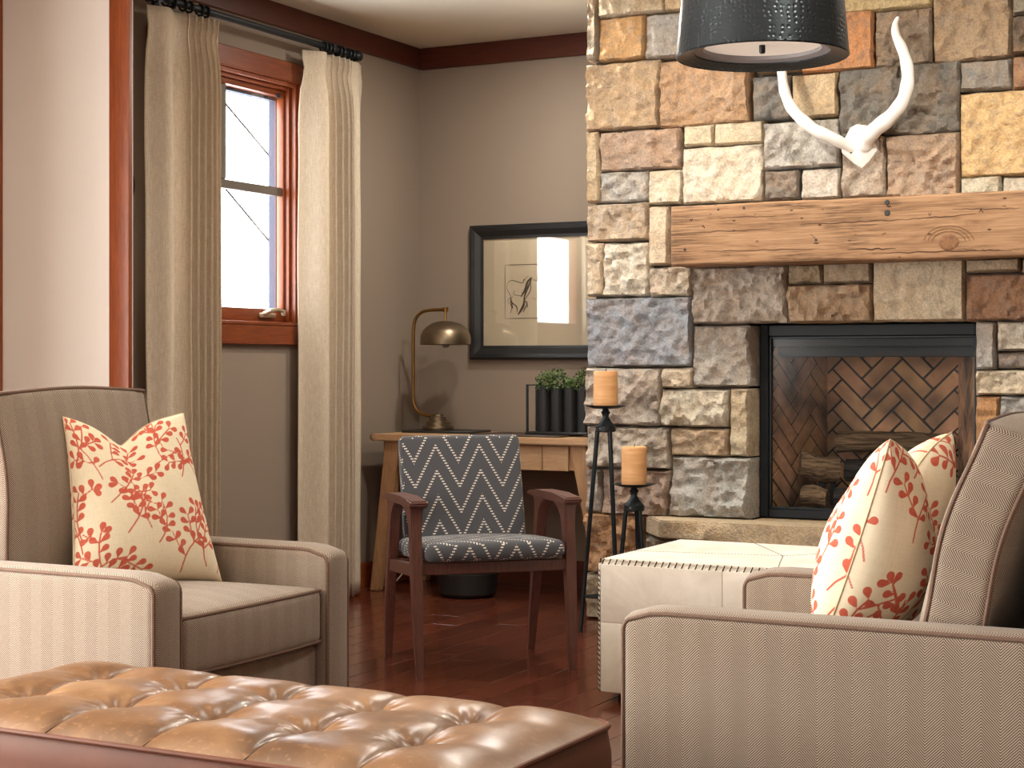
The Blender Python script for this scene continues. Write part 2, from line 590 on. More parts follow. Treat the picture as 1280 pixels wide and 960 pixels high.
def m_leafmat():
    g = G('boxwood_leaf', rgb(62, 84, 40), 0.55)
    r = g.noise(g.co(), 45, 2)
    g.set(g.b, {'Base Color': g.ramp(r, [(0.35, rgb(34, 54, 24)), (0.65, rgb(104, 126, 62))])})
    return g.m


MT['leaf'] = m_leafmat()

# ------------------------------------------------------------------ room shell
WX, BY, CEIL = -4.56, 7.634, 2.774           # left wall, back wall, ceiling
RX, RY = 3.0, -2.5                           # right wall, rear wall (behind the camera)
CHX, CHY = -3.174, 6.753                     # chimney breast: left edge, front

# floor: slab with individual planks where the photograph shows them
PX0, PX1, PY0 = -4.56, -0.95, 2.2
bm = bmesh.new()
add_box(bm, WX - .1, RX + .1, RY - .1, BY + .1, -0.12, -0.016)
add_box(bm, PX1, RX, RY, BY, -0.016, 0.0)
add_box(bm, WX, PX1, RY, PY0, -0.016, 0.0)
floor = struct('floor', bm, MT['floor'], smooth=False)
floor.color = (0.9, 0.85, 0.82, 1)
pw = 0.124
x = PX0
rr = random.Random(3)
while x < PX1 - 0.02:
    x2 = min(x + pw, PX1)
    y = PY0
    yy = PY0 + rr.uniform(0.25, 1.1)
    while y < BY - 0.01:
        y2 = min(yy, BY)
        if BY - y2 < 0.2: y2 = BY
        p = obj('plank', bx(x + .0009, x2 - .0009, y + .0009, y2 - .0009, -0.016, 0.0, 0.0012), MT['floor'], floor, smooth=False)
        k = rr.uniform(0.72, 1.12)
        p.color = (k * rr.uniform(.97, 1.05), k, k * rr.uniform(.92, 1.05), 1)
        y = y2; yy = y2 + rr.uniform(0.6, 1.3)
    x += pw

struct('ceiling', bx(WX - .1, RX + .1, RY - .1, BY + .1, CEIL, CEIL + .1), MT['ceiling'], smooth=False)
struct('wall_back', bx(WX - .1, RX + .1, BY, BY + .1, 0, CEIL), MT['wall'], smooth=False)
struct('wall_right', bx(RX, RX + .1, RY, BY, 0, CEIL), MT['wall'], smooth=False)
W1 = (5.55, 6.51, 1.30, 2.425)               # window in the alcove: y0,y1,z0,z1
W2 = (0.15, 3.05, 0.3, 2.45)
bm = bmesh.new()
xa, xb = WX - .12, WX
for (y0, y1, z0, z1) in ((RY - .1, BY, 0, W2[2]), (RY - .1, W2[0], W2[2], CEIL), (W2[1], W1[0], W2[2], CEIL), (W1[1], BY, W2[2], CEIL),
                         (W2[0], W2[1], W2[3], CEIL), (W1[0], W1[1], W1[3], CEIL), (W1[0], W1[1], W2[2], W1[2])):
    add_box(bm, xa, xb, y0, y1, z0, z1)
struct('wall_left', bm, MT['wall'], smooth=False)
bm = bmesh.new()
W3 = (-3.7, 0.5, 0.3, 2.45)
for (x0, x1, z0, z1) in ((WX, W3[0], 0, CEIL), (W3[1], RX, 0, CEIL), (W3[0], W3[1], 0, W3[2]), (W3[0], W3[1], W3[3], CEIL)):
    add_box(bm, x0, x1, RY - .16, RY, z0, z1)
struct('wall_rear', bm, MT['wall_light'], smooth=False)


def big_window(name, axis, lo, hi, z0, z1, fixed, n):
    w = bpy.data.objects.new(name, None); C.objects.link(w); w['kind'] = 'structure'
    def b(a0, a1, c0, c1, d0, d1):
        return bx(fixed + d0, fixed + d1, a0, a1, c0, c1, .004) if axis == 'y' else bx(a0, a1, fixed + d0, fixed + d1, c0, c1, .004)
    for (a0, a1, c0, c1) in ((lo, hi, z0, z0 + .08), (lo, hi, z1 - .08, z1), (lo, lo + .08, z0 + .08, z1 - .08), (hi - .08, hi, z0 + .08, z1 - .08)):
        obj('frame', b(a0, a1, c0, c1, .01, .10), MT['trim'], w)
    obj('sky_blocker', b(lo - .1, hi + .1, z0 - .1, z1 + .1, -.12, -.115), MT['wall_light'], w)  # unseen opaque panel, added to keep sky light out of the opening
    for i in range(1, n):
        a = lo + (hi - lo) * i / n
        obj('mullion', b(a - .04, a + .04, z0 + .08, z1 - .08, .02, .09), MT['trim'], w)
    return w


big_window('window_2', 'y', W2[0], W2[1], W2[2], W2[3], WX - .05, 3)
big_window('window_3', 'x', W3[0], W3[1], W3[2], W3[3], RY - .05, 4)

for k, (cx_, cy_) in enumerate(FILL_CANS):
    fit = struct('fill_light_trim', lathe([(.068, -.006), (.085, -.008), (.092, 0), (.068, 0), (.068, -.006)], 28, (cx_, cy_, CEIL)), MT['ceiling'])  # unseen trim ring added for each fill light

# wall pier at the left, with stained wood trim at both ends
struct('wall_pier', bx(-4.56, -3.985, 4.604, 4.69, 0, CEIL), MT['wall_light'], smooth=False)
struct('trim_1', bx(-4.003, -3.913, 4.582, 4.604, 0, CEIL, 0.005, 2), MT['trim'])
struct('trim_2', bx(-4.56, -4.52, 4.582, 4.604, 0, CEIL, 0.004, 2), MT['trim'])
# crown boards and baseboards
MT['trim_dark'] = wood('dark_crown_stain', rgb(96, 44, 28), rgb(62, 24, 14), 0.38, (18, 1.2, 18), bump=0.05)
struct('trim_3', bx(WX, WX + .022, 4.69, BY, 2.667, CEIL, 0.003), MT['trim_dark'])
struct('trim_4', bx(WX + .022, CHX + .05, BY - .022, BY, 2.662, CEIL, 0.003), MT['trim_x'])
struct('baseboard_back', bx(WX + .018, CHX + .05, BY - .018, BY, 0, 0.135, 0.004), MT['trim_x'])
struct('baseboard_left', bx(WX, WX + .018, 4.69, BY, 0, 0.135, 0.004), MT['trim_y'])

# window_1
win = bpy.data.objects.new('window_1', None); C.objects.link(win); win['kind'] = 'structure'; win.location = (WX, 6.03, 1.2)


def wpart(name, b, m, parent=win):
    o = obj(name, b, m, parent)
    if parent is win: o.matrix_parent_inverse = Matrix.Translation(-win.location)
    return o


y0, y1, z0, z1 = W1
wpart('head_casing', bx(WX, WX + .03, y0 - .105, y1 + .105, z1, z1 + .09, .004), MT['trim_y'])
wpart('apron_casing', bx(WX, WX + .03, y0 - .105, y1 + .105, z0 - .093, z0, .004), MT['trim_y'])
for a, b in ((y0 - .105, y0), (y1, y1 + .105)):
    wpart('side_casing', bx(WX, WX + .028, a, b, z0, z1, .004), MT['trim'])
wpart('sill', bx(WX - .09, WX + .034, y0, y1, z0 - .006, z0 + .012, .004), MT['trim_y'])
# jamb liner
bm = bmesh.new()
add_box(bm, WX - .077, WX + .012, y0, y0 + .018, z0, z1); add_box(bm, WX - .077, WX + .012, y1 - .018, y1, z0, z1)
add_box(bm, WX - .077, WX + .012, y0 + .018, y1 - .018, z1 - .018, z1)
wpart('jamb', bm, MT['trim'], win)
# sash
sx0, sx1 = WX - .075, WX - .035
ys0, ys1, zs0, zs1 = y0 + .018, y1 - .018, z0 + .012, z1 - .018
for nm, q in (('sash_rail', (ys0, ys1, zs0, zs0 + .062)), ('sash_rail', (ys0, ys1, zs1 - .045, zs1)), ('sash_stile', (ys0, ys0 + .045, zs0 + .062, zs1 - .045)), ('sash_stile', (ys1 - .03, ys1, zs0 + .062, zs1 - .045))):
    wpart(nm, bx(sx0, sx1, *q, .006, 2), MT['trim_y' if nm == 'sash_rail' else 'trim'])
bm = bmesh.new()   # stepped stop bead round the sash
for d, t in ((0.0, .012), (.012, .006)):
    add_box(bm, sx1, sx1 + .022 - d, ys1 - t - .004, ys1, zs0, zs1, .002)
    add_box(bm, sx1, sx1 + .022 - d, ys0, ys1 - .016, zs1 - t - .004, zs1, .002)
wpart('stop_bead', bm, MT['trim'])
wpart('glass_pane', bx(sx0 + .012, sx0 + .018, ys0 + .045, ys1 - .03, zs0 + .062, zs1 - .045), MT['glass'])
wpart('muntin', bx(sx0 + .004, sx1 - .006, ys0 + .045, ys1 - .03, 1.900, 1.940, .004), MT['muntin'])
wpart('muntin', bx(sx0 + .004, sx1 - .006, 5.995, 6.040, 1.940, zs1 - .045, .004), MT['muntin'])
# outer frame seen through the glass
bm = bmesh.new()
add_box(bm, WX - .119, WX - .078, ys1 - .03, ys1 + .018, zs0, zs1); add_box(bm, WX - .119, WX - .078, ys0, ys1 - .03, zs1 - .06, zs1)
wpart('outer_frame', bm, MT['screen_gray'])
# crank handle
bm = bmesh.new()
add_box(bm, sx1 - .002, sx1 + .018, 6.265, 6.385, zs0 + .018, zs0 + .042, .006, 2)
add_tube(bm, [(sx1 + .012, 6.29, zs0 + .035), (sx1 + .045, 6.30, zs0 + .05), (sx1 + .05, 6.35, zs0 + .058), (sx1 + .045, 6.40, zs0 + .05)], [.012, .011, .009, .008], 8)
add_lathe(bm, [(0, 0), (.009, 0), (.011, .012), (.009, .026), (0, .026)], 10, (sx1 + .045, 6.40, zs0 + .03))
wpart('crank_handle', bm, MT['handle'])
wpart('sash_lock', bx(sx1, sx1 + .012, 6.40, 6.425, zs1 - .055, zs1 - .035, .003), MT['black_metal'])

# wires outside the window
for (a, b, lab) in (((262, 106), (352, 213), 'thin grey guy wire crossing the upper panes outside the alcove window'), ((270, 221.5), (350, 317.5), 'thin grey guy wire crossing the lower pane outside the alcove window')):
    p, q = at_x(*a, -6.0), at_x(*b, -6.0)
    tag(obj('guy_wire', tube([p, q], 0.008, 6), MT['wire']), lab, 'wire', 'wires outside the window')

# ------------------------------------------------------------------ chimney breast: stones
CHR = -0.71
hearth_top = 0.466
OPX0, OPX1, OPZ1 = -2.413, -1.479, 1.288
core = bmesh.new()
add_box(core, CHX + .02, OPX0 - .03, CHY + .06, BY, 0, CEIL)
add_box(core, OPX1 + .03, CHR, CHY + .06, BY, 0, CEIL)
add_box(core, OPX0 - .03, OPX1 + .03, CHY + .06, BY, OPZ1 + .03, CEIL)
add_box(core, OPX0 - .03, OPX1 + .03, CHY + .06, BY, 0, 0.42)
add_box(core, OPX0 - .03, OPX1 + .03, 7.42, BY, 0.42, OPZ1 + .03)
chim = struct('wall_chimney', core, MT['mortar'], smooth=False)

STONES = [  # uL,uR,vT,vB, colour, relief
    (732, 748, -80, 77, (150, 134, 110), .5), (748, 832, -80, 20, (208, 186, 150), .6), (832, 880, -80, 14, (206, 172, 122), .4),
    (880, 965, -80, 15, (190, 160, 120), .6), (965, 1051, -80, 14, (200, 172, 130), .6),
    (748, 807, 20, 76, (204, 152, 86), .5), (807, 870, 16, 72, (168, 160, 150), .9), (870, 945, 15, 72, (178, 150, 112), .7), (945, 1003, 15, 90, (190, 150, 100), .6),
    (732, 825, 77, 163, (184, 152, 112), .8), (825, 941, 72, 157, (184, 142, 100), .8), (941, 989, 95, 150, (120, 118, 112), .8),
    (989, 1049, 91, 148, (204, 174, 128), .35), (1003, 1093, 15, 90, (206, 134, 66), .6), (1051, 1167, -80, 14, (208, 178, 116), .5),
    (1093, 1166, 11, 83, (152, 128, 102), 1.0), (1166, 1265, -80, 77, (168, 138, 102), .8), (1265, 1345, -80, 17, (142, 128, 104), .8),
    (1265, 1345, 17, 67, (100, 80, 62), .7), (1265, 1345, 67, 111, (156, 110, 74), .8), (1049, 1200, 81, 169, (118, 112, 102), 1.0),
    (1200, 1265, 75, 113, (138, 132, 122), .6), (1200, 1345, 112, 220, (220, 178, 112), .6), (955, 1052, 150, 211, (190, 182, 170), .9),
    (1200, 1253, 220, 248, (202, 188, 158), .4), (1253, 1345, 219, 248, (206, 192, 168), .4), (1052, 1108, 169, 248, (188, 168, 146), .9),
    (1108, 1200, 167, 248, (182, 150, 120), .9), (1002, 1052, 210, 250, (208, 196, 180), .4), (955, 1002, 212, 251, (132, 124, 114), 1.0),
    (855, 893, 156, 183, (216, 196, 160), .3), (893, 955, 152, 181, (212, 192, 156), .3), (854, 955, 182, 254, (224, 208, 182), .5),
    (751, 850, 162, 213, (178, 146, 120), .7), (732, 750, 164, 254, (206, 176, 132), .5), (750, 811, 214, 253, (182, 176, 166), 1.0),
    (811, 854, 212, 256, (216, 200, 170), .6),
    (732, 812, 254, 302, (192, 166, 136), 1.0), (812, 838, 257, 332, (218, 192, 156), .3), (838, 960, 254, 332, (200, 176, 146), .3),
    (960, 1100, 250, 330, (196, 172, 142), .3), (1100, 1230, 246, 325, (196, 172, 142), .3), (1230, 1345, 246, 322, (196, 172, 142), .3),
    (732, 755, 303, 371, (212, 186, 152), .7), (755, 812, 303, 371, (226, 212, 188), 1.1), (812, 865, 333, 371, (204, 184, 158), 1.1),
    (732, 866, 371, 459, (150, 154, 162), .7), (865, 984, 332, 405, (188, 170, 152), 1.2), (984, 1028, 330, 355, (168, 144, 112), .8),
    (1028, 1091, 327, 355, (172, 148, 118), .6), (984, 1091, 355, 403, (180, 146, 110), 1.1), (1091, 1207, 324, 402, (212, 188, 152), .35),
    (1207, 1277, 322, 341, (192, 164, 128), .4), (1277, 1345, 321, 341, (188, 164, 132), .4), (1207, 1345, 341, 401, (164, 116, 84), 1.0),
    (1219, 1246, 402, 462, (168, 158, 148), .8), (1246, 1345, 401, 439, (206, 192, 172), .8), (1246, 1345, 439, 462, (134, 124, 118), .8),
    (1220, 1345, 462, 495, (214, 194, 162), .9), (1220, 1250, 495, 590, (194, 134, 70), .6), (1250, 1345, 495, 560, (162, 158, 152), .9),
    (1250, 1345, 560, 655, (186, 164, 136), .9), (1220, 1250, 590, 655, (170, 156, 142), .8),
    (866, 938, 407, 484, (168, 158, 146), .8), (732, 827, 460, 532, (184, 168, 152), 1.0), (827, 868, 459, 486, (204, 180, 148), .9),
    (827, 912, 486, 534, (208, 194, 168), 1.1), (912, 938, 485, 571, (198, 178, 142), .6), (732, 839, 533, 586, (188, 174, 156), 1.1),
    (839, 912, 535, 571, (188, 158, 122), .8), (732, 753, 586, 641, (168, 158, 148), .7), (753, 839, 586, 645, (172, 144, 124), 1.0),
    (839, 938, 571, 648, (184, 180, 172), 1.3), (732, 806, 642, 717, (184, 132, 80), 1.1), (732, 806, 718, 772, (172, 156, 126), .8),
]


def cx_of(u):
    return at_y(u, 400, CHY).x


def stone_mesh(x0, x1, z0, z1, yf, rel, seed, depth=.075, grid=.008):
    w, h = x1 - x0, z1 - z0
    nx, nz = max(5, int(w / grid)), max(5, int(h / grid))
    off = Vector((seed * 3.7, seed * 1.3, seed * 2.1))
    prot = 0.004 + 0.016 * random.random()
    tx, tz = random.uniform(-.012, .012), random.uniform(-.012, .012)
    verts, faces = [], []
    for j in range(nz + 1):
        for i in range(nx + 1):
            s, t = i / nx, j / nz
            px, pz = x0 + s * w, z0 + t * h
            q = Vector((px, 0, pz)) + off
            jx = .004 * noise.noise(Vector((0, pz * 16, seed * 7.7 + (0 if s < .5 else 9)))) * (1 if i in (0, nx) else 0)
            jz = .004 * noise.noise(Vector((px * 16, 3, seed * 5.1 + (0 if t < .5 else 9)))) * (1 if j in (0, nz) else 0)
            ed = min(s * w, (1 - s) * w, t * h, (1 - t) * h)
            e = sm(-.003, .008, ed)
            a = noise.fractal(q * 9, 0.9, 2.1, 3)
            b = 1 - abs(noise.noise(q * 17)) * 2.2
            c = noise.cell(q * 26 + Vector((0, 0, a))) - .5
            d_ = noise.fractal(q * 34, 0.8, 2.1, 2)
            rf = rel * (.022 * a + .020 * b * abs(a + .3) + .008 * c + .011 * d_)
            y = yf - (prot + rf + tx * (s - .5) + tz * (t - .5) + .01) * e + .012 * (1 - e)
            verts.append((px + jx, y, pz + jz))
    for j in range(nz):
        for i in range(nx):
            k = j * (nx + 1) + i
            faces.append((k, k + 1, k + nx + 2, k + nx + 1))
    loop = [i for i in range(nx + 1)] + [j * (nx + 1) + nx for j in range(1, nz + 1)] + [nz * (nx + 1) + i for i in range(nx - 1, -1, -1)] + [j * (nx + 1) for j in range(nz - 1, 0, -1)]
    base = len(verts)
    for k in loop:
        v = verts[k]; verts.append((v[0], yf + depth, v[2]))
    n = len(loop)
    for a in range(n):
        b = (a + 1) % n
        faces.append((loop[b], loop[a], base + a, base + b))
    faces.append(tuple(base + a for a in range(n)))
    return (verts, [], faces)


def add_stone(x0, x1, z0, z1, col, rel, seed, yf=CHY, depth=.075, grid=.008):
    g = .0022 + .002 * random.random()
    o = obj('stone', stone_mesh(x0 + g, x1 - g, z0 + g, z1 - g, yf, rel, seed, depth, grid), MT['stone'], chim, angle=50, uv=False)
    lin = rgb(*col); gr = sum(lin) / 3
    o.color = (*[1.02 * (gr + (c - gr) * .78) for c in lin], 1)
    return o


for i, (uL, uR, vT, vB, col, rel) in enumerate(STONES):
    um = (uL + uR) / 2
    x0, x1 = (CHX if uL <= 733 else cx_of(uL)), cx_of(uR)
    z1, z0 = at_y(um, vT, CHY).z, at_y(um, vB, CHY).z
    if vB >= 770: z0 = 0.0
    z1 = min(z1, CEIL - .002)
    if x1 <= OPX0 + .03 and x1 > OPX0 - .03: x1 = OPX0
    if x0 > OPX1 - .03 and x0 < OPX1 + .03 and z0 < OPZ1 - .03: x0 = OPX1
    if abs(z0 - OPZ1) < .03 and x1 > OPX0 and x0 < OPX1: z0 = OPZ1
    deep = .17 if (x1 == OPX0 or x0 == OPX1 or z0 == OPZ1 or uL <= 733) else .075
    add_stone(x0, x1, z0, z1, col, rel, i + 1, depth=deep)
# stones right of the frame and below the hearth
xr = cx_of(1345)
zz = 0.0
sd = 200
while zz < CEIL - .05:
    h = min(random.choice((.16, .22, .28, .19)), CEIL - zz)
    if CEIL - zz - h < .12: h = CEIL - zz - .002
    xm = xr + random.uniform(.14, .22)
    for (a, b) in ((xr, xm), (xm, CHR)):
        add_stone(a, b, zz, zz + h, random.choice(((190, 165, 135), (165, 158, 148), (206, 176, 132), (150, 125, 100))), .8, sd, grid=.02); sd += 1
    zz += h
xs = cx_of(806)
xe = xs
while xe < xr - .01:
    w = min(random.uniform(.22, .36), xr - xe)
    if xr - xe - w < .12: w = xr - xe
    for (a, b) in ((0, .2), (.2, .385)):
        add_stone(xe, xe + w, a, b, random.choice(((150, 152, 156), (165, 158, 148), (180, 165, 140))), .8, sd, grid=.02); sd += 1
    xe += w

# hearth slab
g_ = bmesh.new()
HX = [(-2.885, CHY - .01), (-2.745, 6.56), (-2.4, 6.555), (-1.9, 6.56), (-1.3, 6.555), (CHR, 6.56), (CHR, CHY - .01)]
add_prism(g_, HX, 'z', 0.388, hearth_top)
bmesh.ops.bevel(g_, geom=g_.edges[:], offset=.006, segments=2, affect='EDGES')
bmesh.ops.subdivide_edges(g_, edges=[e for e in g_.edges if e.calc_length() > .12], cuts=14, use_grid_fill=True)
bmesh.ops.triangulate(g_, faces=[f for f in g_.faces if len(f.verts) > 4])
for v in g_.verts:
    n = noise.fractal(v.co * 7, 1, 2, 3)
    if v.co.y < 6.6: v.co.y += .010 * n
    v.co.z += .003 * noise.noise(v.co * 5)
hs = tag(obj('hearth_slab', g_, MT['stone'], angle=60), 'thick buff sandstone hearth slab below the glass-fronted firebox', 'hearth')
hs.color = (*rgb(204, 182, 150), 1)
# thin recess floor between slab and fire glass
tag(obj('hearth_sill', bx(OPX0 + .002, OPX1 - .002, CHY - .012, 6.93, .421, .463, .003), MT['stone'], None), 'flat stone sill strip right under the black fireplace frame', 'sill').color = (*rgb(196, 172, 136), 1)

# ------------------------------------------------------------------ mantel beam
MX0, MX1, MY, MZ0, MZ1 = -2.685, -1.19, 6.533, 1.528, 1.777


def dmant(p):
    q = p + Vector((0, 0, 0))
    n = noise.noise(Vector((q.x * 3, q.y * 5, q.z * 5 + 3))); n2 = noise.noise(Vector((q.x * 14, q.y * 10, q.z * 10)))
    return (q.x, q.y + .004 * n + .0015 * n2, q.z + .005 * n * (1 if abs(q.z) > .1 else .2) + .002 * n2)


b = soft_box((MX1 - MX0) / 2, (CHY - .02 - MY) / 2, (MZ1 - MZ0) / 2, .012, 60, 6, 10, dmant)
xf(b, Matrix.Translation(((MX0 + MX1) / 2, (MY + CHY - .02) / 2, (MZ0 + MZ1) / 2)))
mant = tag(obj('mantel_beam', b, MT['beam']), 'rough reclaimed timber beam mantel across the stone chimney', 'mantel')
# knot ring and bolt holes on the beam face
kp = at_y(1186, 303, MY)
b = bmesh.new()
add_lathe(b, [(0, .004), (.012, .0045), (.020, .003), (.026, .004), (.034, .0), (.034, -.004), (0, -.004)], 20, (0, 0, 0))
xf(b, Matrix.Translation(kp) @ Matrix.Rotation(pi / 2, 4, 'X') @ Matrix.Diagonal((1.15, 0.95, 1, 1)))
MT['knot'] = wood('beam_knot', rgb(150, 104, 66), rgb(92, 58, 34), .7, (14, 14, 14), bump=.2)
obj('knot', b, MT['knot'], mant)
for (u, v, r) in ((1109, 253, .011), (1109, 266, .013), (930, 260, .006), (898, 262, .005), (1020, 300, .006), (856, 312, .006)):
    q = at_y(u, v, MY)
    obj('bolt_hole', xf(lathe([(0, 0), (r, 0), (r * .8, .004), (0, .0045)], 10), Matrix.Translation(q + Vector((0, .001, 0))) @ Matrix.Rotation(pi / 2, 4, 'X')), MT['rubber'], mant)

# weathering checks and gouges in the beam face
rg = random.Random(5)


def beam_mark(P, w):
    b = bmesh.new(); L, Q = [], []
    n = len(P)
    for i, (u, v) in enumerate(P):
        q = at_y(u, v, MY); ww = w * (.25 + .75 * sin(pi * (i + .5) / n))
        o_ = dmant(Vector((q.x - (MX0 + MX1) / 2, -(CHY - .02 - MY) / 2, q.z - (MZ0 + MZ1) / 2)))
        y_ = o_[1] + (MY + CHY - .02) / 2 - .0007
        L.append(b.verts.new((q.x, y_, q.z + ww))); Q.append(b.verts.new((q.x, y_, q.z - ww)))
    for i in range(n - 1): b.faces.new((L[i], L[i + 1], Q[i + 1], Q[i]))
    obj('beam_check', b, MT['beam_dark'], mant, smooth=False, uv=False)


MT['beam_dark'] = plain('beam_check_shadow_wood', rgb(74, 48, 30), .9)
for (u, v, ln, sl, w) in ((845, 291, 120, -.035, .0016), (1000, 281, 130, -.05, .0020), (1130, 274, 90, -.07, .0018), (1190, 262, 85, -.02, .0016), (900, 272, 70, -.03, .0012), (880, 314, 150, -.02, .0014), (1060, 312, 60, -.02, .0030), (1090, 317, 160, -.03, .0022), (1205, 312, 60, .03, .0018), (960, 258, 60, -.03, .0012)):
    n = 14
    beam_mark([(u + ln * k / n, v + sl * ln * k / n + rg.uniform(-.8, .8)) for k in range(n + 1)], w)
for (u, v, ln, w) in ((1013, 292, 16, .0016), (1017, 303, 12, .003), (1102, 292, 12, .002), (862, 275, 9, .004), (878, 284, 8, .004), (1224, 264, 10, .004), (1160, 268, 9, .003), (944, 302, 9, .002), (1108, 258, 12, .005), (1253, 256, 12, .0016)):
    beam_mark([(u + ln * .5 * k / 6 + rg.uniform(-.6, .6), v + rg.uniform(-2, 2) + (ln * .4 * k / 6 if w < .002 else 0)) for k in range(7)], w)
for r_ in (1.4, 1.75, 2.1):   # grain rings flowing round the knot
    pts_ = [(1186 + 12 * r_ * cos(a) * 1.25, 303 - 10 * r_ * sin(a)) for a in [pi * .04 + pi * .92 * k / 16 for k in range(17)]]
    P_ = [at_y(u, v, MY - .0012) for u, v in pts_]
    obj('grain_ring', tube(P_, .0009, 5), MT['knot'], mant)

# ------------------------------------------------------------------ fireplace insert
FY = 6.863
fp = thing('fireplace_insert', 'black framed gas fireplace with glass front and herringbone firebrick lining', 'fireplace', (-1.94, 7.0, .466))


def fpart(name, b, m, parent=fp, **k):
    o = obj(name, b, m, parent, **k)
    if parent is fp: o.matrix_parent_inverse = Matrix.Translation(-fp.location)
    return o


x0, x1, z0, z1 = OPX0 + .003, OPX1 + .03, .468, OPZ1 - .002
x1 = OPX1 - .003
fw = .038
fpart('frame', bx(x0, x0 + fw, FY, FY + .045, z0, z1, .004), MT['firebox_black'])
fpart('frame', bx(x1 - fw * .5, x1, FY, FY + .045, z0, z1, .004), MT['firebox_black'])
fpart('frame', bx(x0 + fw, x1 - fw * .5, FY, FY + .045, z1 - .05, z1, .004), MT['firebox_black'])
fpart('frame', bx(x0 + fw, x1 - fw * .5, FY, FY + .045, z0, z0 + fw, .004), MT['firebox_black'])
b = bmesh.new()
gx0, gx1, gz0, gz1 = x0 + fw, x1 - fw * .5, z0 + fw, z1 - .05
for q in ((gx0, gx0 + .01, gz0, gz1), (gx1 - .008, gx1, gz0, gz1), (gx0, gx1, gz1 - .008, gz1), (gx0, gx1, gz0, gz0 + .008)):
    add_box(b, q[0], q[1], FY + .012, FY + .03, q[2], q[3], .002)
fpart('inner_bezel', b, MT['black_metal'])
fpart('glass_pane', bx(gx0, gx1, FY + .024, FY + .029, gz0, gz1), MT['fire_glass'])
BKY, bkx0, bkx1 = 7.30, -2.25, -1.665
fz0, fz1 = .500, 1.275
fpart('hood', bx(x0 + .01, x1 - .005, FY + .05, BKY + .02, 1.195, 1.275), MT['firebox_black'], smooth=False)
fpart('hood', bx(x0 + .05, x1 - .04, FY + .10, FY + .13, 1.15, 1.2, .002), MT['firebox_black'])
fpart('firebox_floor', bx(x0 + .01, x1 - .005, FY + .046, BKY + .02, .47, fz0), MT['sand'], smooth=False)


def clip(poly, W, Hh):
    for (ax, lim, sgn) in ((0, 0, 1), (0, W, -1), (1, 0, 1), (1, Hh, -1)):
        out = []
        for i in range(len(poly)):
            a, b_ = poly[i], poly[(i + 1) % len(poly)]
            da, db = sgn * (a[ax] - lim), sgn * (b_[ax] - lim)
            if da >= 0: out.append(a)
            if (da >= 0) != (db >= 0):
                t = da / (da - db); out.append((a[0] + t * (b_[0] - a[0]), a[1] + t * (b_[1] - a[1])))
        poly = out
        if len(poly) < 3: return []
    return poly


def herring(W, Hh, w=.0635, L=.1905, gap=.0075, ox=0.0, oz=0.0):
    out = []
    c45 = sqrt(.5)
    for m in range(-8, 9):
        for i in range(-26, 27):
            bx_, by_ = i * w + m * (L + w), i * w + m * (w - L)
            for (ax, ay, sx, sy) in ((bx_, by_, L, w), (bx_ + L, by_ + w - L, w, L)):
                g = gap / 2
                P = [(ax + g, ay + g), (ax + sx - g, ay + g), (ax + sx - g, ay + sy - g), (ax + g, ay + sy - g)]
                # the staircase direction (1,1) is turned to run vertically
                P = [((p[0] - p[1]) * c45 + ox, (p[0] + p[1]) * c45 + oz) for p in P]
                if max(p[0] for p in P) < 0 or min(p[0] for p in P) > W or max(p[1] for p in P) < 0 or min(p[1] for p in P) > Hh: continue
                Q = clip(P, W, Hh)
                if len(Q) >= 3:
                    A = abs(sum(Q[k][0] * Q[(k + 1) % len(Q)][1] - Q[(k + 1) % len(Q)][0] * Q[k][1] for k in range(len(Q)))) / 2
                    if A > 1.5e-4: out.append(Q)
    return out


def brick_panel(name, o, ud, nd, W, Hh, ox, oz):
    """o: lower corner, ud: direction along the wall, nd: normal towards the room"""
    o, ud, nd = Vector(o), Vector(ud).normalized(), Vector(nd).normalized()
    up = Vector((0, 0, 1))
    b = bmesh.new()
    q = [o, o + ud * W, o + ud * W + up * Hh, o + up * Hh]
    f = [b.verts.new(p) for p in q]; k = [b.verts.new(p - nd * .02) for p in q]
    b.faces.new(f); b.faces.new(list(reversed(k)))
    for i in range(4): b.faces.new((f[i], k[i], k[(i + 1) % 4], f[(i + 1) % 4]))
    pan = fpart(name, b, MT['firebox_black'], smooth=False)
    for Q in herring(W, Hh, ox=ox, oz=oz):
        b = bmesh.new()
        cxm = sum(p[0] for p in Q) / len(Q); czm = sum(p[1] for p in Q) / len(Q)
        lo = [b.verts.new(o + ud * p[0] + up * p[1]) for p in Q]
        hi = [b.verts.new(o + ud * (cxm + (p[0] - cxm) * .975) + up * (czm + (p[1] - czm) * .975) + nd * .006) for p in Q]
        n = len(Q)
        b.faces.new(hi)
        for i in range(n): b.faces.new((lo[i], lo[(i + 1) % n], hi[(i + 1) % n], hi[i]))
        br = obj('brick', b, MT['brick'], pan, smooth=False, uv=False)
        br.matrix_parent_inverse = Matrix.Translation(-fp.location) @ Matrix.Identity(4)
        br.matrix_parent_inverse = Matrix.Identity(4)
        kk = random.uniform(.82, 1.12)
        br.color = (*[c * kk for c in rgb(194, 150 + random.randint(-4, 4), 116 + random.randint(-4, 4))], 1)
    return pan


lw = Vector((bkx0 - (x0 + .02), BKY - (FY + .05), 0)); rw = Vector((x1 - .02 - bkx1, FY + .05 - BKY, 0))
brick_panel('brick_back', (bkx0, BKY, fz0), (1, 0, 0), (0, -1, 0), bkx1 - bkx0, fz1 - fz0, .205, -.03)
brick_panel('brick_side', (x0 + .02, FY + .05, fz0), lw, (lw.y, -lw.x, 0), lw.length, fz1 - fz0, .20, -.05)
brick_panel('brick_side', (bkx1, BKY, fz0), rw, (rw.y, -rw.x, 0), rw.length, fz1 - fz0, .20, -.05)


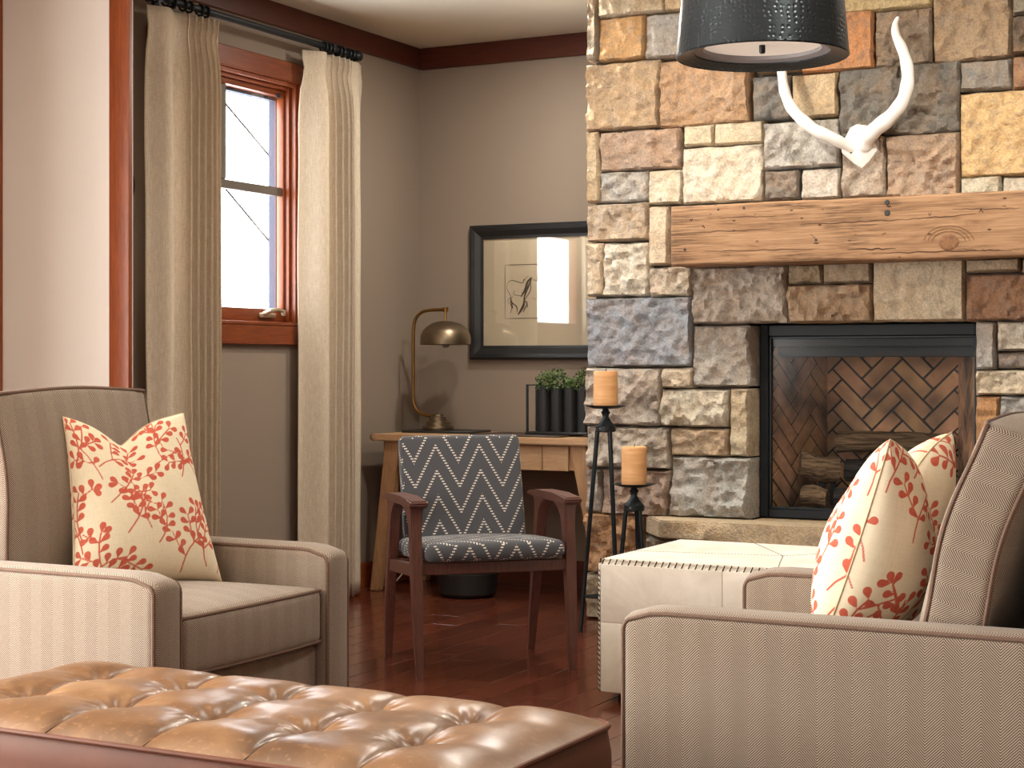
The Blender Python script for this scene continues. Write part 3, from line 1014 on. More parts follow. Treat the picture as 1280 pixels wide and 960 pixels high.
def log_mesh(a, b_, r0, r1, seed, seg=14, n=16):
    a, b_ = Vector(a), Vector(b_)
    d = (b_ - a); L = d.length
    bm = bmesh.new(); rings = []
    for i in range(n + 1):
        t = i / n
        rr_ = r0 + (r1 - r0) * t
        bend = .010 * sin(t * 3.3 + seed)
        ring = []
        for k in range(seg):
            an = 2 * pi * k / seg
            q = rr_ * (1 + .16 * noise.noise(Vector((cos(an) * 1.3 + seed, sin(an) * 1.3, t * 3))) + .07 * noise.noise(Vector((cos(an) * 4, sin(an) * 4 + seed, t * 9))))
            ring.append(bm.verts.new((t * L, cos(an) * q, sin(an) * q + bend)))
        rings.append(ring)
    for A, B in zip(rings, rings[1:]):
        for k in range(seg): bm.faces.new((A[k], A[(k + 1) % seg], B[(k + 1) % seg], B[k]))
    for R, s in ((rings[0], -1), (rings[-1], 1)):
        c = bm.verts.new(sum((v.co for v in R), Vector()) / seg + Vector((s * -.004, 0, 0)))
        for k in range(seg): bm.faces.new((c, R[k], R[(k + 1) % seg]))
    ang = math.atan2(d.y, d.x); el = math.asin(d.z / L)
    o_ = (bm, (a.x, a.y, a.z), (0, -el, ang))
    return o_


LOGS = [((-2.16, 7.17, .778), (-1.66, 7.17, .776), .046, .043, 'log', 'pale weathered log lying across the back, topmost in the firebox'),
        ((-2.27, 6.985, .684), (-2.12, 7.05, .676), .056, .054, 'log', 'short bark-covered log on the left of the firebox, pale cut end forward'),
        ((-2.085, 7.05, .676), (-1.70, 7.06, .672), .051, .048, 'log_char', 'charred black log in the middle of the firebox'),
        ((-2.26, 6.985, .552), (-2.15, 6.99, .552), .042, .041, 'log', 'stubby log on the firebox floor at the lower left'),
        ((-2.12, 7.0, .552), (-1.72, 7.02, .552), .042, .040, 'log_char', 'charred log on the firebox floor beside the stubby log'),
        ((-2.05, 7.17, .552), (-1.70, 7.17, .552), .042, .040, 'log_char', 'dark log on the firebox floor under the topmost log')]
for i, (a, b_, r0, r1, m, lab) in enumerate(LOGS):
    bmx, loc, rot = log_mesh(a, b_, r0, r1, i * 2.3)
    o = tag(obj('firewood_log', bmx, MT[m], angle=60), lab, 'log', 'logs in the firebox')
    o.location = loc; o.rotation_euler = rot
b = bmesh.new()
for (xx, yy) in ((-2.2, 7.11), (-1.75, 7.11)):
    add_box(b, xx - .012, xx + .012, 7.055, 7.235, .603, .613, .003)
    for y_ in (7.056, 7.22): add_box(b, xx - .012, xx + .012, y_, y_ + .015, .5, .604)
tag(obj('fire_grate', b, MT['firebox_black']), 'black iron grate under the logs in the firebox', 'grate')

# ------------------------------------------------------------------ antler mount
am = thing('antler_mount', 'white antler mount with skull plate hung on the stone above the mantel', 'antlers', tuple(at_y(1075, 185, CHY - .04)))
AO = Vector(am.location)


def apart(name, b, m, parent=am):
    o = obj(name, b, m, parent); o.matrix_parent_inverse = Matrix.Translation(-AO) if parent is am else Matrix.Identity(4); return o


def smooth_path(P, n=8):
    P = [Vector(p) for p in P]; out = []
    for i in range(len(P) - 1):
        p0, p1, p2, p3 = P[max(0, i - 1)], P[i], P[i + 1], P[min(len(P) - 1, i + 2)]
        for k in range(n):
            t = k / n
            out.append(.5 * ((2 * p1) + (p2 - p0) * t + (2 * p0 - 5 * p1 + 4 * p2 - p3) * t * t + (3 * p1 - p0 - 3 * p2 + p3) * t ** 3))
    out.append(P[-1]); return out


yb = CHY - .075
pl = [(1058, 170), (1051, 180), (1053, 191), (1065, 202), (1077, 210), (1086, 201), (1095, 188), (1093, 174), (1086, 162), (1079, 157), (1070, 156), (1063, 160)]
pts = [at_y(1074 + (u - 1074) * 1.12, 184 + (v - 184) * 1.08, CHY - .05) for u, v in pl]
b = bmesh.new()
A = [b.verts.new((p.x, CHY - .012, p.z)) for p in pts]
cen = sum(pts, Vector()) / len(pts)
B = [b.verts.new((cen.x + (p.x - cen.x) * .93, CHY - .045, cen.z + (p.z - cen.z) * .93)) for p in pts]
D = [b.verts.new((cen.x + (p.x - cen.x) * .5, CHY - .066, cen.z + (p.z - cen.z) * .55)) for p in pts]
top = b.verts.new((cen.x, CHY - .074, cen.z + .01))
n = len(pts)
for i in range(n):
    j = (i + 1) % n
    b.faces.new((A[i], A[j], B[j], B[i])); b.faces.new((B[i], B[j], D[j], D[i])); b.faces.new((D[i], D[j], top))
b.faces.new(A)
apart('skull_plate', b, MT['white_plaster'])
for (u, v) in ((1064, 190),):
    q = at_y(u, v, CHY - .062)
    apart('eye_hole', xf(lathe([(0, .006), (.005, .005), (.006, 0), (0, 0)], 10), Matrix.Translation(q) @ Matrix.Rotation(pi / 2, 4, 'X')), MT['rubber'])
hornR = [(1081, 184, .05), (1084, 173, .075), (1096, 160, .10), (1112, 147, .12), (1127, 128, .13), (1134, 106, .13), (1134, 84, .12), (1128, 62, .10), (1120, 44, .09), (1119, 30, .085), (1123, 21, .09)]
rR = [.030, .032, .032, .030, .027, .026, .024, .021, .017, .012, .005]
hornL = [(1068, 187, .05), (1056, 181, .075), (1040, 172, .11), (1020, 163, .13), (1003, 150, .14), (989, 134, .14), (981, 115, .13), (978, 96, .11), (977, 78, .09), (984, 56, .08), (990, 38, .08)]
rL = [.018, .022, .024, .025, .025, .023, .021, .019, .017, .013, .005]
for P, R in ((hornR, rR), (hornL, rL)):
    path = smooth_path([at_y(u, v, CHY - d) for u, v, d in P], 6)
    rad = []
    for i in range(len(R) - 1):
        rad += [R[i] + (R[i + 1] - R[i]) * k / 6 for k in range(6)]
    rad.append(R[-1])
    rad = [r * (1 + .05 * sin(i * .9)) for i, r in enumerate(rad)]
    apart('horn', tube(path, rad, 14), MT['white_plaster'])

# ------------------------------------------------------------------ pendant lamp
px, py, pz = -1.608, 4.6, 1.995
pend = thing('pendant_lamp', 'dark hammered metal drum pendant lamp with pale diffuser', 'lamp', (px, py, pz))
b = bmesh.new()
R0, R1, Hs = .243, .215, .34
add_lathe(b, [(R0 - .05, .014), (R0 - .004, .002), (R0, 0), (R0 + .003, .004), (R0 + .001, .012), (R1, Hs), (R1 - .02, Hs + .012), (.03, Hs + .02), (.03, Hs + .012), (R1 - .02, Hs + .004), (R1 - .006, Hs - .006), (R0 - .012, .03), (R0 - .05, .018), (R0 - .05, .014)], 96)
obj('shade', b, MT['hammered'], pend, angle=50)
obj('diffuser', lathe([(0, .035), (.17, .035), (.17, .041), (0, .041)], 64), MT['diffuser'], pend)
obj('diffuser_rim', lathe([(.168, .046), (.168, .024), (R0 - .05, .018), (R0 - .045, .026), (.172, .03), (.172, .046)], 64), MT['diffuser_ring'], pend)
b = bmesh.new(); add_lathe(b, [(0, .012), (.007, .012), (.009, .016), (.009, .035), (0, .035)], 12)
obj('finial', b, MT['black_metal'], pend)
obj('rod', lathe([(0, Hs + .01), (.009, Hs + .01), (.009, CEIL - pz - .02), (0, CEIL - pz - .02)], 12), MT['black_metal'], pend)
obj('canopy_plate', lathe([(0, CEIL - pz - .03), (.05, CEIL - pz - .028), (.062, CEIL - pz), (0, CEIL - pz)], 24), MT['black_metal'], pend)

# ------------------------------------------------------------------ curtain rod, rings, curtains
ROX, ROZ = -4.45, 2.607
rod = thing('curtain_rod', 'black turned curtain rod above the alcove window', 'curtain rod', (ROX, 6.05, ROZ))
obj('pole', xf(lathe([(0, -.80), (.0155, -.80), (.0155, .78), (0, .78)], 14), Matrix.Rotation(-pi / 2, 4, 'X')), MT['black_metal'], rod)
for s in (-1, 1):
    pr = [(0, 0), (.018, 0), (.02, .008), (.014, .014), (.014, .02), (.024, .03), (.026, .045), (.02, .058), (.022, .064), (.014, .07), (0, .07)]
    bmx = lathe(pr, 14); xf(bmx, Matrix.Translation((0, s * .775, 0)) @ Matrix.Rotation(-s * pi / 2, 4, 'X'))
    obj('finial', bmx, MT['black_metal'], rod)
for yy in (5.33, 5.37, 5.44, 5.48, 5.55, 5.59, 5.66, 5.70, 6.58, 6.61, 6.64, 6.70, 6.73, 6.78, 6.81):
    ring = [(0.0215 * cos(2 * pi * k / 18), yy - 6.05, .0215 * sin(2 * pi * k / 18) - .004) for k in range(18)]
    obj('ring', tube(ring, .0055, 6, closed=True), MT['black_metal'], rod)
for yy in (5.5, 6.86):
    b = bmesh.new(); add_box(b, WX - ROX, .0, yy - 6.05 - .008, yy - 6.05 + .008, -.026, -.012, .003); add_box(b, WX - ROX, WX - ROX + .012, yy - 6.05 - .02, yy - 6.05 + .02, -.06, .04, .003)
    obj('bracket', b, MT['black_metal'], rod)


def curtain(label, knots, ztop, zbot, shrink):
    """knots: list of (y0,y1,waves,amp,phase)"""
    pts = []
    for (ya, yb_, wv, am_, ph) in knots:
        n = max(20, int(wv * 16))
        for i in range(n):
            t = i / n
            yv = ya + (yb_ - ya) * t
            env = (sin(pi * t) ** .3 if t > 0 else 0) if wv > 2 else 1
            ph2 = ph + 2 * pi * wv * t
            pts.append((yv + .008 * sin(2 * ph2) * (.6 if wv > 2 else 0), am_ * env * sin(ph2) + .004 * sin(31 * yv)))
    if knots[-1][2] > 2: pts.append((knots[-1][1], 0.0))
    ymid = (knots[0][0] + knots[-1][1]) / 2
    nz = 40
    verts, faces = [], []
    for j in range(nz + 1):
        t = j / nz
        z = ztop + (zbot - ztop) * (t ** 1.15)
        d = ztop - z
        pinch = exp(-((d - .10) / .035) ** 2)
        amp = (.62 + .38 * sm(.05, .35, d)) * (1 - .55 * pinch)
        for (yv, xv) in pts:
            wob = .006 * noise.noise(Vector((yv * 9, 0, z * 1.7))) * sm(.1, .6, d)
            verts.append((-4.452 + xv * amp + wob, ymid + (yv - ymid) * (1 + shrink * t) + .004 * noise.noise(Vector((yv * 5, 7, z * 2))), z))
    m = len(pts)
    for j in range(nz):
        for i in range(m - 1):
            k = j * m + i
            faces.append((k, k + 1, k + m + 1, k + m))
    o = obj('curtain', (verts, [], faces), MT['curtain'], angle=80)
    s = o.modifiers.new('cloth_thickness', 'SOLIDIFY'); s.thickness = .004; s.offset = 0
    return tag(o, label, 'curtain', 'oatmeal curtains')


curtain('oatmeal linen curtain left of the alcove window, behind the wood trim', [(5.345, 5.565, 1.25, .034, -pi / 2), (5.56, 5.785, 6, .056, 0)], 2.572, .014, -.09)
curtain('oatmeal linen curtain right of the alcove window, beside the desk', [(6.452, 6.60, .75, .046, -pi / 2), (6.60, 6.81, 5, .055, pi), (6.81, 6.93, .75, .026, 0)], 2.572, .014, .03)

# dark round plaque on the left wall beside the trim
q = Vector((WX + .002, 5.275, 1.845))
b = lathe([(0, .03), (.05, .03), (.066, .024), (.072, .012), (.09, .01), (.095, 0), (0, 0)], 28)
xf(b, Matrix.Translation(q) @ Matrix.Rotation(pi / 2, 4, 'Y'))
tag(obj('wall_plaque', b, MT['black_metal']), 'dark round iron wall plaque peeking out behind the tall wood trim', 'plaque')

# ------------------------------------------------------------------ desk
DX0, DX1, DY0, DY1, DZ = -4.475, -3.20, 6.99, 7.58, .776
desk = thing('desk', 'pale oak writing desk with splayed legs in the alcove', 'desk', ((DX0 + DX1) / 2, (DY0 + DY1) / 2, 0))
DO = Vector(desk.location)


def dpart(name, b, m, parent=desk):
    o = obj(name, b, m, parent); o.matrix_parent_inverse = Matrix.Translation(-DO) if parent is desk else Matrix.Identity(4); return o


b = bmesh.new()
r_ = .03
poly = [(DX0 + r_, DY0), (DX1 - r_, DY0), (DX1, DY0 + r_), (DX1, DY1), (DX0, DY1), (DX0, DY0 + r_)]
add_prism(b, poly, 'z', DZ - .032, DZ)
bmesh.ops.bevel(b, geom=b.edges[:], offset=.006, segments=2, affect='EDGES')
dpart('desk_top', b, MT['desk'])


def taper_leg(top, bot, wt, dt, wb, db):
    bm = bmesh.new()
    T = [bm.verts.new((top[0] + sx * wt / 2, top[1] + sy * dt / 2, top[2])) for sx, sy in ((-1, -1), (1, -1), (1, 1), (-1, 1))]
    B = [bm.verts.new((bot[0] + sx * wb / 2, bot[1] + sy * db / 2, bot[2])) for sx, sy in ((-1, -1), (1, -1), (1, 1), (-1, 1))]
    bm.faces.new(T); bm.faces.new(list(reversed(B)))
    for i in range(4): bm.faces.new((T[i], B[i], B[(i + 1) % 4], T[(i + 1) % 4]))
    bmesh.ops.bevel(bm, geom=bm.edges[:], offset=.004, segments=2, affect='EDGES')
    return bm


for (tx, ty, bx_, by_) in ((-4.345, 7.05, -4.475, 7.08), (-4.345, 7.50, -4.475, 7.54), (-3.345, 7.05, -3.225, 7.08), (-3.345, 7.50, -3.225, 7.54)):
    dpart('leg', taper_leg((tx, ty, DZ - .033), (bx_, by_, 0), .085, .06, .05, .045), MT['desk_leg'])
b = bmesh.new(); add_box(b, -4.32, -3.36, DY0 + .045, DY0 + .5, DZ - .15, DZ - .033, .003)
dpart('apron', b, MT['desk'])
xa = at_y(678, 560, DY0 + .03).x
for (a, c) in ((-4.30, -3.94), (-3.94, xa), (xa, -3.39)):
    dpart('drawer_front', bx(a + .0015, c - .0015, DY0 + .028, DY0 + .046, DZ - .152, DZ - .036, .002), MT['desk'])
dpart('side_panel', bx(-4.47, -4.44, 7.14, 7.5, .46, DZ - .033, .003), MT['desk_leg'])

# under the desk: basket, cord
b = lathe([(0, .001), (.12, .001), (.14, .02), (.15, .115), (.145, .115), (.134, .02), (0, .012)], 20)
o = tag(obj('waste_basket', b, MT['black_leather']), 'low black bin on the floor under the desk behind the patterned chair', 'basket')
o.location = (-3.98, 7.12, 0)
cpts = smooth_path([(-4.25, 7.55, .45), (-4.32, 7.45, .30), (-4.36, 7.3, .17), (-4.42, 7.2, .05), (-4.44, 7.16, .01)], 6)
tag(obj('power_cord', tube(cpts, .0035, 6), MT['cord']), 'thin pale power cord hanging behind the left desk leg', 'cord')

# items on the desk
tz = DZ
b = bx(-.19, .19, -.125, .125, 0, .012, .003)
o = tag(obj('notebook', b, MT['black_leather']), 'closed black notebook on the desk under the brass lamp', 'notebook'); o.location = (-4.235, 7.36, tz); o.rotation_euler = (0, 0, radians(4))
b = bx(-.24, .24, -.16, .16, 0, .008, .003)
o = tag(obj('desk_blotter', b, MT['brown_leather']), 'dark brown leather blotter lying under the black tube planter', 'blotter'); o.location = (-3.705, 7.23, tz); o.rotation_euler = (0, 0, radians(0))

# table lamp
lx, ly, lz = -4.285, 7.36, tz + .0125
lamp = thing('table_lamp', 'aged brass table lamp with domed metal shade on the desk', 'lamp', (lx, ly, lz))
obj('base', lathe([(0, 0), (.078, 0), (.08, .006), (.078, .018), (.062, .022), (.060, .04), (.046, .046), (.044, .064), (.03, .07), (.028, .078), (0, .08)], 32), MT['pewter'], lamp)
p = lambda u, v: at_y(u, v, ly) - Vector((lx, ly, lz))
arm = smooth_path([p(548, 519), p(535, 519.5), p(525, 516), p(518.5, 508), p(516.5, 495), p(516.5, 465), p(516.5, 425), p(517.5, 406), p(521, 396), p(529, 389.5), p(540, 387.5), p(559, 387)], 8)
obj('arm', tube(arm, .0085, 10), MT['brass'], lamp)
e = p(557, 387)
b = bmesh.new(); add_lathe(b, [(0, -.012), (.013, -.012), (.013, .012), (0, .014)], 12, tuple(e)); add_tube(b, [e, p(557, 402)], .006, 8)
obj('shade_stem', b, MT['brass'], lamp)
c = p(557, 431); cz = c.z
sh = bmesh.new()
rs = .128
add_lathe(sh, [(.0, .120), (.03, .119), (.07, .108), (.098, .088), (.102, .083), (.112, .076), (.124, .05), (.128, .025), (.127, .002), (.123, .0), (.121, .004), (.122, .025), (.118, .05), (.106, .074), (.09, .086), (.06, .10), (0, .11)], 40, (c.x, 0, cz))
obj('shade', sh, MT['pewter'], lamp)
obj('bulb', lathe([(0, -.018), (.015, -.014), (.024, 0), (.026, .014), (.02, .034), (.012, .045), (.012, .09), (0, .09)], 18, (c.x, 0, cz)), MT['bulb'], lamp)

# planter of black tubes
plx, ply = -3.52, 7.24
plant = thing('potted_boxwood', 'row of black tube planters with clipped green boxwood on the desk', 'planter', (plx, ply, tz + .0085))
PW = .07
n_t = 5
t0 = -3.625 - plx
base_b = bx(t0 - .075, t0 + PW * n_t - .03, -.06, .06, 0, .012, .003)
obj('tray', base_b, MT['black_paint'], plant)
hT = .232
for i in range(n_t):
    xx = t0 + PW * i
    obj('tube', lathe([(0, .012), (.0345, .012), (.0345, hT), (.0315, hT), (.0315, hT - .02), (0, hT - .022)], 24, (xx, 0, 0)), MT['black_paint'], plant)
b = bmesh.new()
for yy in (-.05, .05):
    add_box(b, t0 - .072, t0 - .062, yy - .004, yy + .004, .012, hT + .004)
    add_box(b, t0 - .072, t0 - .03, yy - .004, yy + .004, hT, hT + .006)
obj('side_frame', b, MT['black_metal'], plant)
rl = random.Random(11)
for i in range(n_t):
    verts, faces = [], []
    xx = t0 + PW * i + (.012 if i == 0 else 0)
    big = [(.058, .072), (.06, .082), (.03, .035), (.055, .085), (.05, .06)][i]
    for k in range(620):
        th_, ph = rl.uniform(0, 2 * pi), math.acos(rl.uniform(-.25, 1))
        rr_ = rl.uniform(.55, 1.08)
        cpt = Vector((xx + big[0] * rr_ * sin(ph) * cos(th_), .045 * rr_ * sin(ph) * sin(th_), hT + big[1] * rr_ * cos(ph)))
        d = Vector((rl.gauss(0, 1), rl.gauss(0, 1), rl.gauss(.4, 1))).normalized(); s = d.orthogonal().normalized()
        L = rl.uniform(.006, .011); W = L * .45
        bI = len(verts)
        verts += [tuple(cpt - d * L * .5), tuple(cpt + s * W), tuple(cpt + d * L * .6), tuple(cpt - s * W)]
        faces.append((bI, bI + 1, bI + 2, bI + 3))
    f = obj('foliage', (verts, [], faces), MT['leaf'], plant, smooth=False, uv=False); f['kind'] = 'stuff'

# framed picture
FYW = BY - .002
x0, z1 = -4.24, 1.832
x1, z0 = -3.30, 1.142
pic = thing('framed_picture', 'black framed horse sketch with wide cream mat hung above the desk', 'picture', ((x0 + x1) / 2, FYW, (z0 + z1) / 2))
PO = Vector(pic.location)


def ppart(name, b, m, **k):
    o = obj(name, b, m, pic, **k); o.matrix_parent_inverse = Matrix.Translation(-PO); return o


fwid = .072
for (a, b_, s) in (((x0, z0), (x1, z0), 0), ((x1, z0), (x1, z1), 1), ((x1, z1), (x0, z1), 2), ((x0, z1), (x0, z0), 3)):
    bmx = bmesh.new()
    A, B = Vector((a[0], 0, a[1])), Vector((b_[0], 0, b_[1]))
    d = (B - A).normalized(); inn = Vector((-d.z, 0, d.x))
    prof = [(0, 0), (0, .026), (.012, .032), (.030, .028), (.058, .016), (fwid, .014), (fwid, 0)]
    ra = [bmx.verts.new(A + (d + inn) * w + Vector((0, FYW - h, 0))) for w, h in prof]
    rb = [bmx.verts.new(B + (-d + inn) * w + Vector((0, FYW - h, 0))) for w, h in prof]
    for i in range(len(prof) - 1): bmx.faces.new((ra[i], rb[i], rb[i + 1], ra[i + 1]))
    bmx.faces.new(ra); bmx.faces.new(list(reversed(rb)))
    ppart('frame', bmx, MT['black_paint'], smooth=False)
ppart('mat_board', bx(x0 + fwid - .004, x1 - fwid + .004, FYW - .007, FYW - .001, z0 + fwid - .004, z1 - fwid + .004), MT['mat'], smooth=False)
SKY_ = FYW - .0085
sk = lambda u, v: Vector((at_y(u, v, SKY_).x, SKY_, at_y(u, v, SKY_).z))
c2u = lambda X_, Y_: (620 + X_ / 9.6, 320 + Y_ / 9.6)
b = bmesh.new()


def stroke(P, w):
    path = smooth_path([sk(*c2u(*q)) for q in P], 5)
    n = len(path)
    L, R = [], []
    for i, q in enumerate(path):
        t = path[min(n - 1, i + 1)] - path[max(0, i - 1)]
        t = t.normalized() if t.length > 1e-7 else Vector((1, 0, 0)); nn = Vector((-t.z, 0, t.x))
        ww = w * (.35 + .65 * sin(pi * (i + .5) / n))
        L.append(b.verts.new(q + nn * ww)); R.append(b.verts.new(q - nn * ww))
    for i in range(n - 1): b.faces.new((L[i], L[i + 1], R[i + 1], R[i]))


for q in ([(108, 108), (108, 750)], [(108, 750), (805, 742)], [(805, 742), (800, 90)], [(800, 90), (108, 108)]):
    stroke([q[0], ((q[0][0] + q[1][0]) / 2, (q[0][1] + q[1][1]) / 2), q[1]], .0016)
for q, w in (([(140, 320), (160, 305), (200, 292), (260, 310), (320, 320), (345, 280), (390, 235)], .0016), ([(140, 320), (130, 390), (165, 460), (175, 500), (140, 530), (150, 580)], .0015),
             ([(225, 410), (215, 460), (300, 475), (310, 430)], .0013), ([(430, 255), (380, 310), (350, 400), (300, 490)], .006), ([(425, 260), (400, 340), (355, 440), (335, 520)], .0055), ([(420, 320), (410, 420), (345, 520)], .0026),
             ([(345, 500), (330, 590), (300, 650), (265, 705)], .007), ([(175, 500), (195, 560), (240, 600), (255, 640), (248, 680)], .0032), ([(180, 520), (200, 630)], .0035), ([(200, 480), (170, 560), (190, 620), (170, 690)], .0018),
             ([(345, 530), (370, 580), (340, 640), (325, 675)], .003), ([(370, 540), (380, 620)], .002), ([(320, 300), (330, 290), (350, 270)], .0016), ([(430, 280), (470, 290), (520, 280), (600, 180), (650, 120)], .0012),
             ([(430, 500), (480, 520), (560, 500), (600, 380), (640, 220)], .0011), ([(560, 500), (590, 580), (550, 680)], .0014), ([(700, 190), (740, 215), (725, 245), (705, 220)], .002)):
    stroke(q, w)
ppart('sketch', b, MT['ink'], smooth=False)
ppart('glass_pane', bx(x0 + fwid - .002, x1 - fwid + .002, FYW - .0135, FYW - .0105, z0 + fwid - .002, z1 - fwid + .002), MT['picture_glass'], smooth=False)

# ------------------------------------------------------------------ candle stands and candles


def candle_stand(label, x, y, h, foot, colr, rz):
    t = thing('candle_stand', label, 'candle stand', (x, y, 0), rz, 'iron tripod candle stands')
    ht = h
    obj('tray', lathe([(0, ht - .008), (.05, ht - .008), (.082, ht + .002), (.085, ht + .006), (.081, ht + .006), (.05, ht - .002), (0, ht - .002)], 32), MT['black_metal'], t)
    obj('collar', lathe([(0, ht - .008), (.012, ht - .008), (.014, ht - .018), (.02, ht - .024), (.014, ht - .034), (.013, ht - .044), (.022, ht - .06), (.038, ht - .078), (.042, ht - .082), (.042, ht - .102), (.036, ht - .106), (0, ht - .106)], 24), MT['black_metal'], t)
    for k in range(3):
        a = 2 * pi * k / 3
        top = Vector((cos(a) * .034, sin(a) * .034, ht - .10)); bot = Vector((cos(a) * foot, sin(a) * foot, .002))
        obj('leg', tube([top, bot], [.0095, .0085], 10), MT['black_metal'], t)
        obj('rivet', lathe([(0, .006), (.004, .004), (.005, 0), (0, 0)], 8, (.042 * cos(a + 1), .042 * sin(a + 1), ht - .093)), MT['pewter'], t)
    zb = .15
    f = .034 + (foot - .034) * (ht - .10 - zb) / (ht - .102)
    for k in range(3):
        a, a2 = 2 * pi * k / 3, 2 * pi * (k + 1) / 3
        obj('brace', tube([(cos(a) * f, sin(a) * f, zb), (cos(a2) * f, sin(a2) * f, zb)], .006, 8), MT['black_metal'], t)
    return t


def candle(label, x, y, z, r, h):
    rngc = random.Random(int(h * 1000))
    b = bmesh.new()
    prof = [(0, 0), (r * .97, 0), (r, .004)] + [(r * (1 + .012 * rngc.uniform(-1, 1)), h * k / 8) for k in range(1, 8)] + [(r, h - .004), (r * .95, h), (r * .8, h - .004), (0, h - .007)]
    add_lathe(b, prof, 28)
    o = tag(obj('candle', b, MT['wax'], loc=(x, y, z), angle=60), label, 'candle', 'pillar candles')
    w = obj('wick', tube([(0, 0, h - .008), (.001, 0, h + .004), (.004, 0, h + .012)], .0016, 6), MT['rubber'], o)
    return o


s1 = Vector((-2.929, 6.42, .942)); s2 = Vector((-2.752, 6.31, .628))
candle_stand('taller black iron tripod candle stand left of the stone hearth', s1.x, s1.y, s1.z, .105, 0, radians(205))
candle_stand('shorter black iron tripod candle stand beside the hearth corner', s2.x, s2.y, s2.z, .085, 0, radians(215))
candle('thick amber pillar candle on the taller iron stand', s1.x, s1.y, s1.z - .0018, .051, .15)
candle('thick amber pillar candle on the shorter iron stand', s2.x, s2.y, s2.z - .0018, .051, .158)

# ------------------------------------------------------------------ white leather ottoman
OX0, OX1, OY0, OY1, OZ = -2.352, -1.30, 5.09, 5.80, .472
ot = thing('white_ottoman', 'white patchwork leather cube ottoman with dark whipstitched edges', 'ottoman', ((OX0 + OX1) / 2, (OY0 + OY1) / 2, 0))
OO = Vector(ot.location)


def opart(name, b, m, col=(1, 1, 1, 1), **k):
    o = obj(name, b, m, ot, **k); o.matrix_parent_inverse = Matrix.Translation(-OO); o.color = col; return o


bmx = soft_box((OX1 - OX0) / 2 - .004, (OY1 - OY0) / 2 - .004, (OZ - .025) / 2 - .003, .02, 8, 8, 6)
xf(bmx, Matrix.Translation((OO.x, OO.y, (OZ + .025) / 2)))
opart('body', bmx, MT['hide'], (.93, .91, .88, 1))
xm = (OX0 + OX1) / 2
zm = .265


def panel(axis, fixed, a0, a1, z0, z1, col):
    e = .004
    if axis == 'y': b = bx(a0, a1, fixed - e, fixed + e, z0, z1, .0035, 2)
    elif axis == 'x': b = bx(fixed - e, fixed + e, a0, a1, z0, z1, .0035, 2)
    else: b = bx(a0, a1, z0, z1, fixed - e, fixed + e, .0035, 2)
    opart('panel', b, MT['hide'], col)


gq = .0003
for k, (a, c) in enumerate(((OX0 + .012, OX0 + .44), (OX0 + .44, OX1 - .012))):
    panel('y', OY0, a + gq, c - gq, zm + gq, OZ - .014, (1.0, .98, .96, 1)); panel('y', OY0, a + gq, c - gq, .035, zm - gq, (.94, .94, .90, 1))
    panel('y', OY1, a + gq, c - gq, .035, OZ - .014, (.97, .96, .94, 1))
for (a, c) in ((OY0 + .012, OY0 + .36), (OY0 + .36, OY1 - .012)):
    panel('x', OX0, a + gq, c - gq, zm + gq, OZ - .014, (1, 1, 1, 1)); panel('x', OX0, a + gq, c - gq, .035, zm - gq, (.95, .95, .93, 1)); panel('x', OX1, a + gq, c - gq, .035, OZ - .014, (.97, .96, .94, 1))
# top: four leather pieces meeting on diagonal seams
cxp, cyp = xm - .22, (OY0 + OY1) / 2
cor = [(OX0 + .012, OY0 + .012), (OX1 - .012, OY0 + .012), (OX1 - .012, OY1 - .012), (OX0 + .012, OY1 - .012)]
ctr = [(OX0 + .40, OY0 + .30), (OX0 + .52, OY0 + .36)]
for poly in ([cor[0], (OX0 + .62, OY0 + .012), ctr[1], (OX0 + .012, OY0 + .27)], [(OX0 + .62, OY0 + .012), cor[1], cor[2], (OX0 + .80, OY1 - .012), ctr[1]], [(OX0 + .012, OY0 + .27), ctr[1], (OX0 + .30, OY1 - .012), cor[3]], [ctr[1], (OX0 + .80, OY1 - .012), (OX0 + .30, OY1 - .012)]):
    cxm = sum(q[0] for q in poly) / len(poly); cym = sum(q[1] for q in poly) / len(poly)
    b = bmesh.new(); add_prism(b, [(cxm + (q[0] - cxm) * .9985, cym + (q[1] - cym) * .9985) for q in poly], 'z', OZ - .006, OZ + .003)
    bmesh.ops.bevel(b, geom=b.edges[:], offset=.0025, segments=2, affect='EDGES')
    opart('panel', b, MT['hide'], (1.03, 1.02, 1.01, 1))
# stitches
b = bmesh.new()


def stitch(p, d, w=.0022, L=.010):
    p, d = Vector(p), Vector(d).normalized()
    add_tube(b, [p - d * L, p + d * L], w, 5)


xx = OX0 + .02
while xx < OX1 - .02:
    stitch((xx, OY0 + .002, OZ - .006), (.35, .3, 1)); xx += .0235
yy = OY0 + .02
while yy < OY1 - .02:
    stitch((OX0 + .002, yy, OZ - .006), (.3, -.35, 1)); yy += .0235
zz = .04
while zz < OZ - .02:
    stitch((OX0 + .004, OY0 + .002, zz), (-1, 1, .5), L=.009); zz += .0165
for (pa, pb) in (((OX0 + .62, OY0 + .012), ctr[1]), (ctr[1], (OX0 + .012, OY0 + .27)), (ctr[1], (OX0 + .80, OY1 - .012)), (ctr[1], (OX0 + .30, OY1 - .012))):
    A, B = Vector((*pa, OZ + .003)), Vector((*pb, OZ + .003)); d = (B - A); n = int(d.length / .011)
    for k in range(n):
        q = A + d * (k + .5) / n; stitch(q, d, .0008, .003)
s_ = opart('stitching', b, MT['stitch']); s_['kind'] = 'stuff'
for (fx, fy) in ((OX0 + .07, OY0 + .07), (OX1 - .07, OY0 + .07), (OX1 - .07, OY1 - .07), (OX0 + .07, OY1 - .07)):
    opart('foot', lathe([(0, 0), (.022, 0), (.024, .004), (.024, .024), (0, .026)], 16, (fx, fy, 0)), MT['black_metal'])

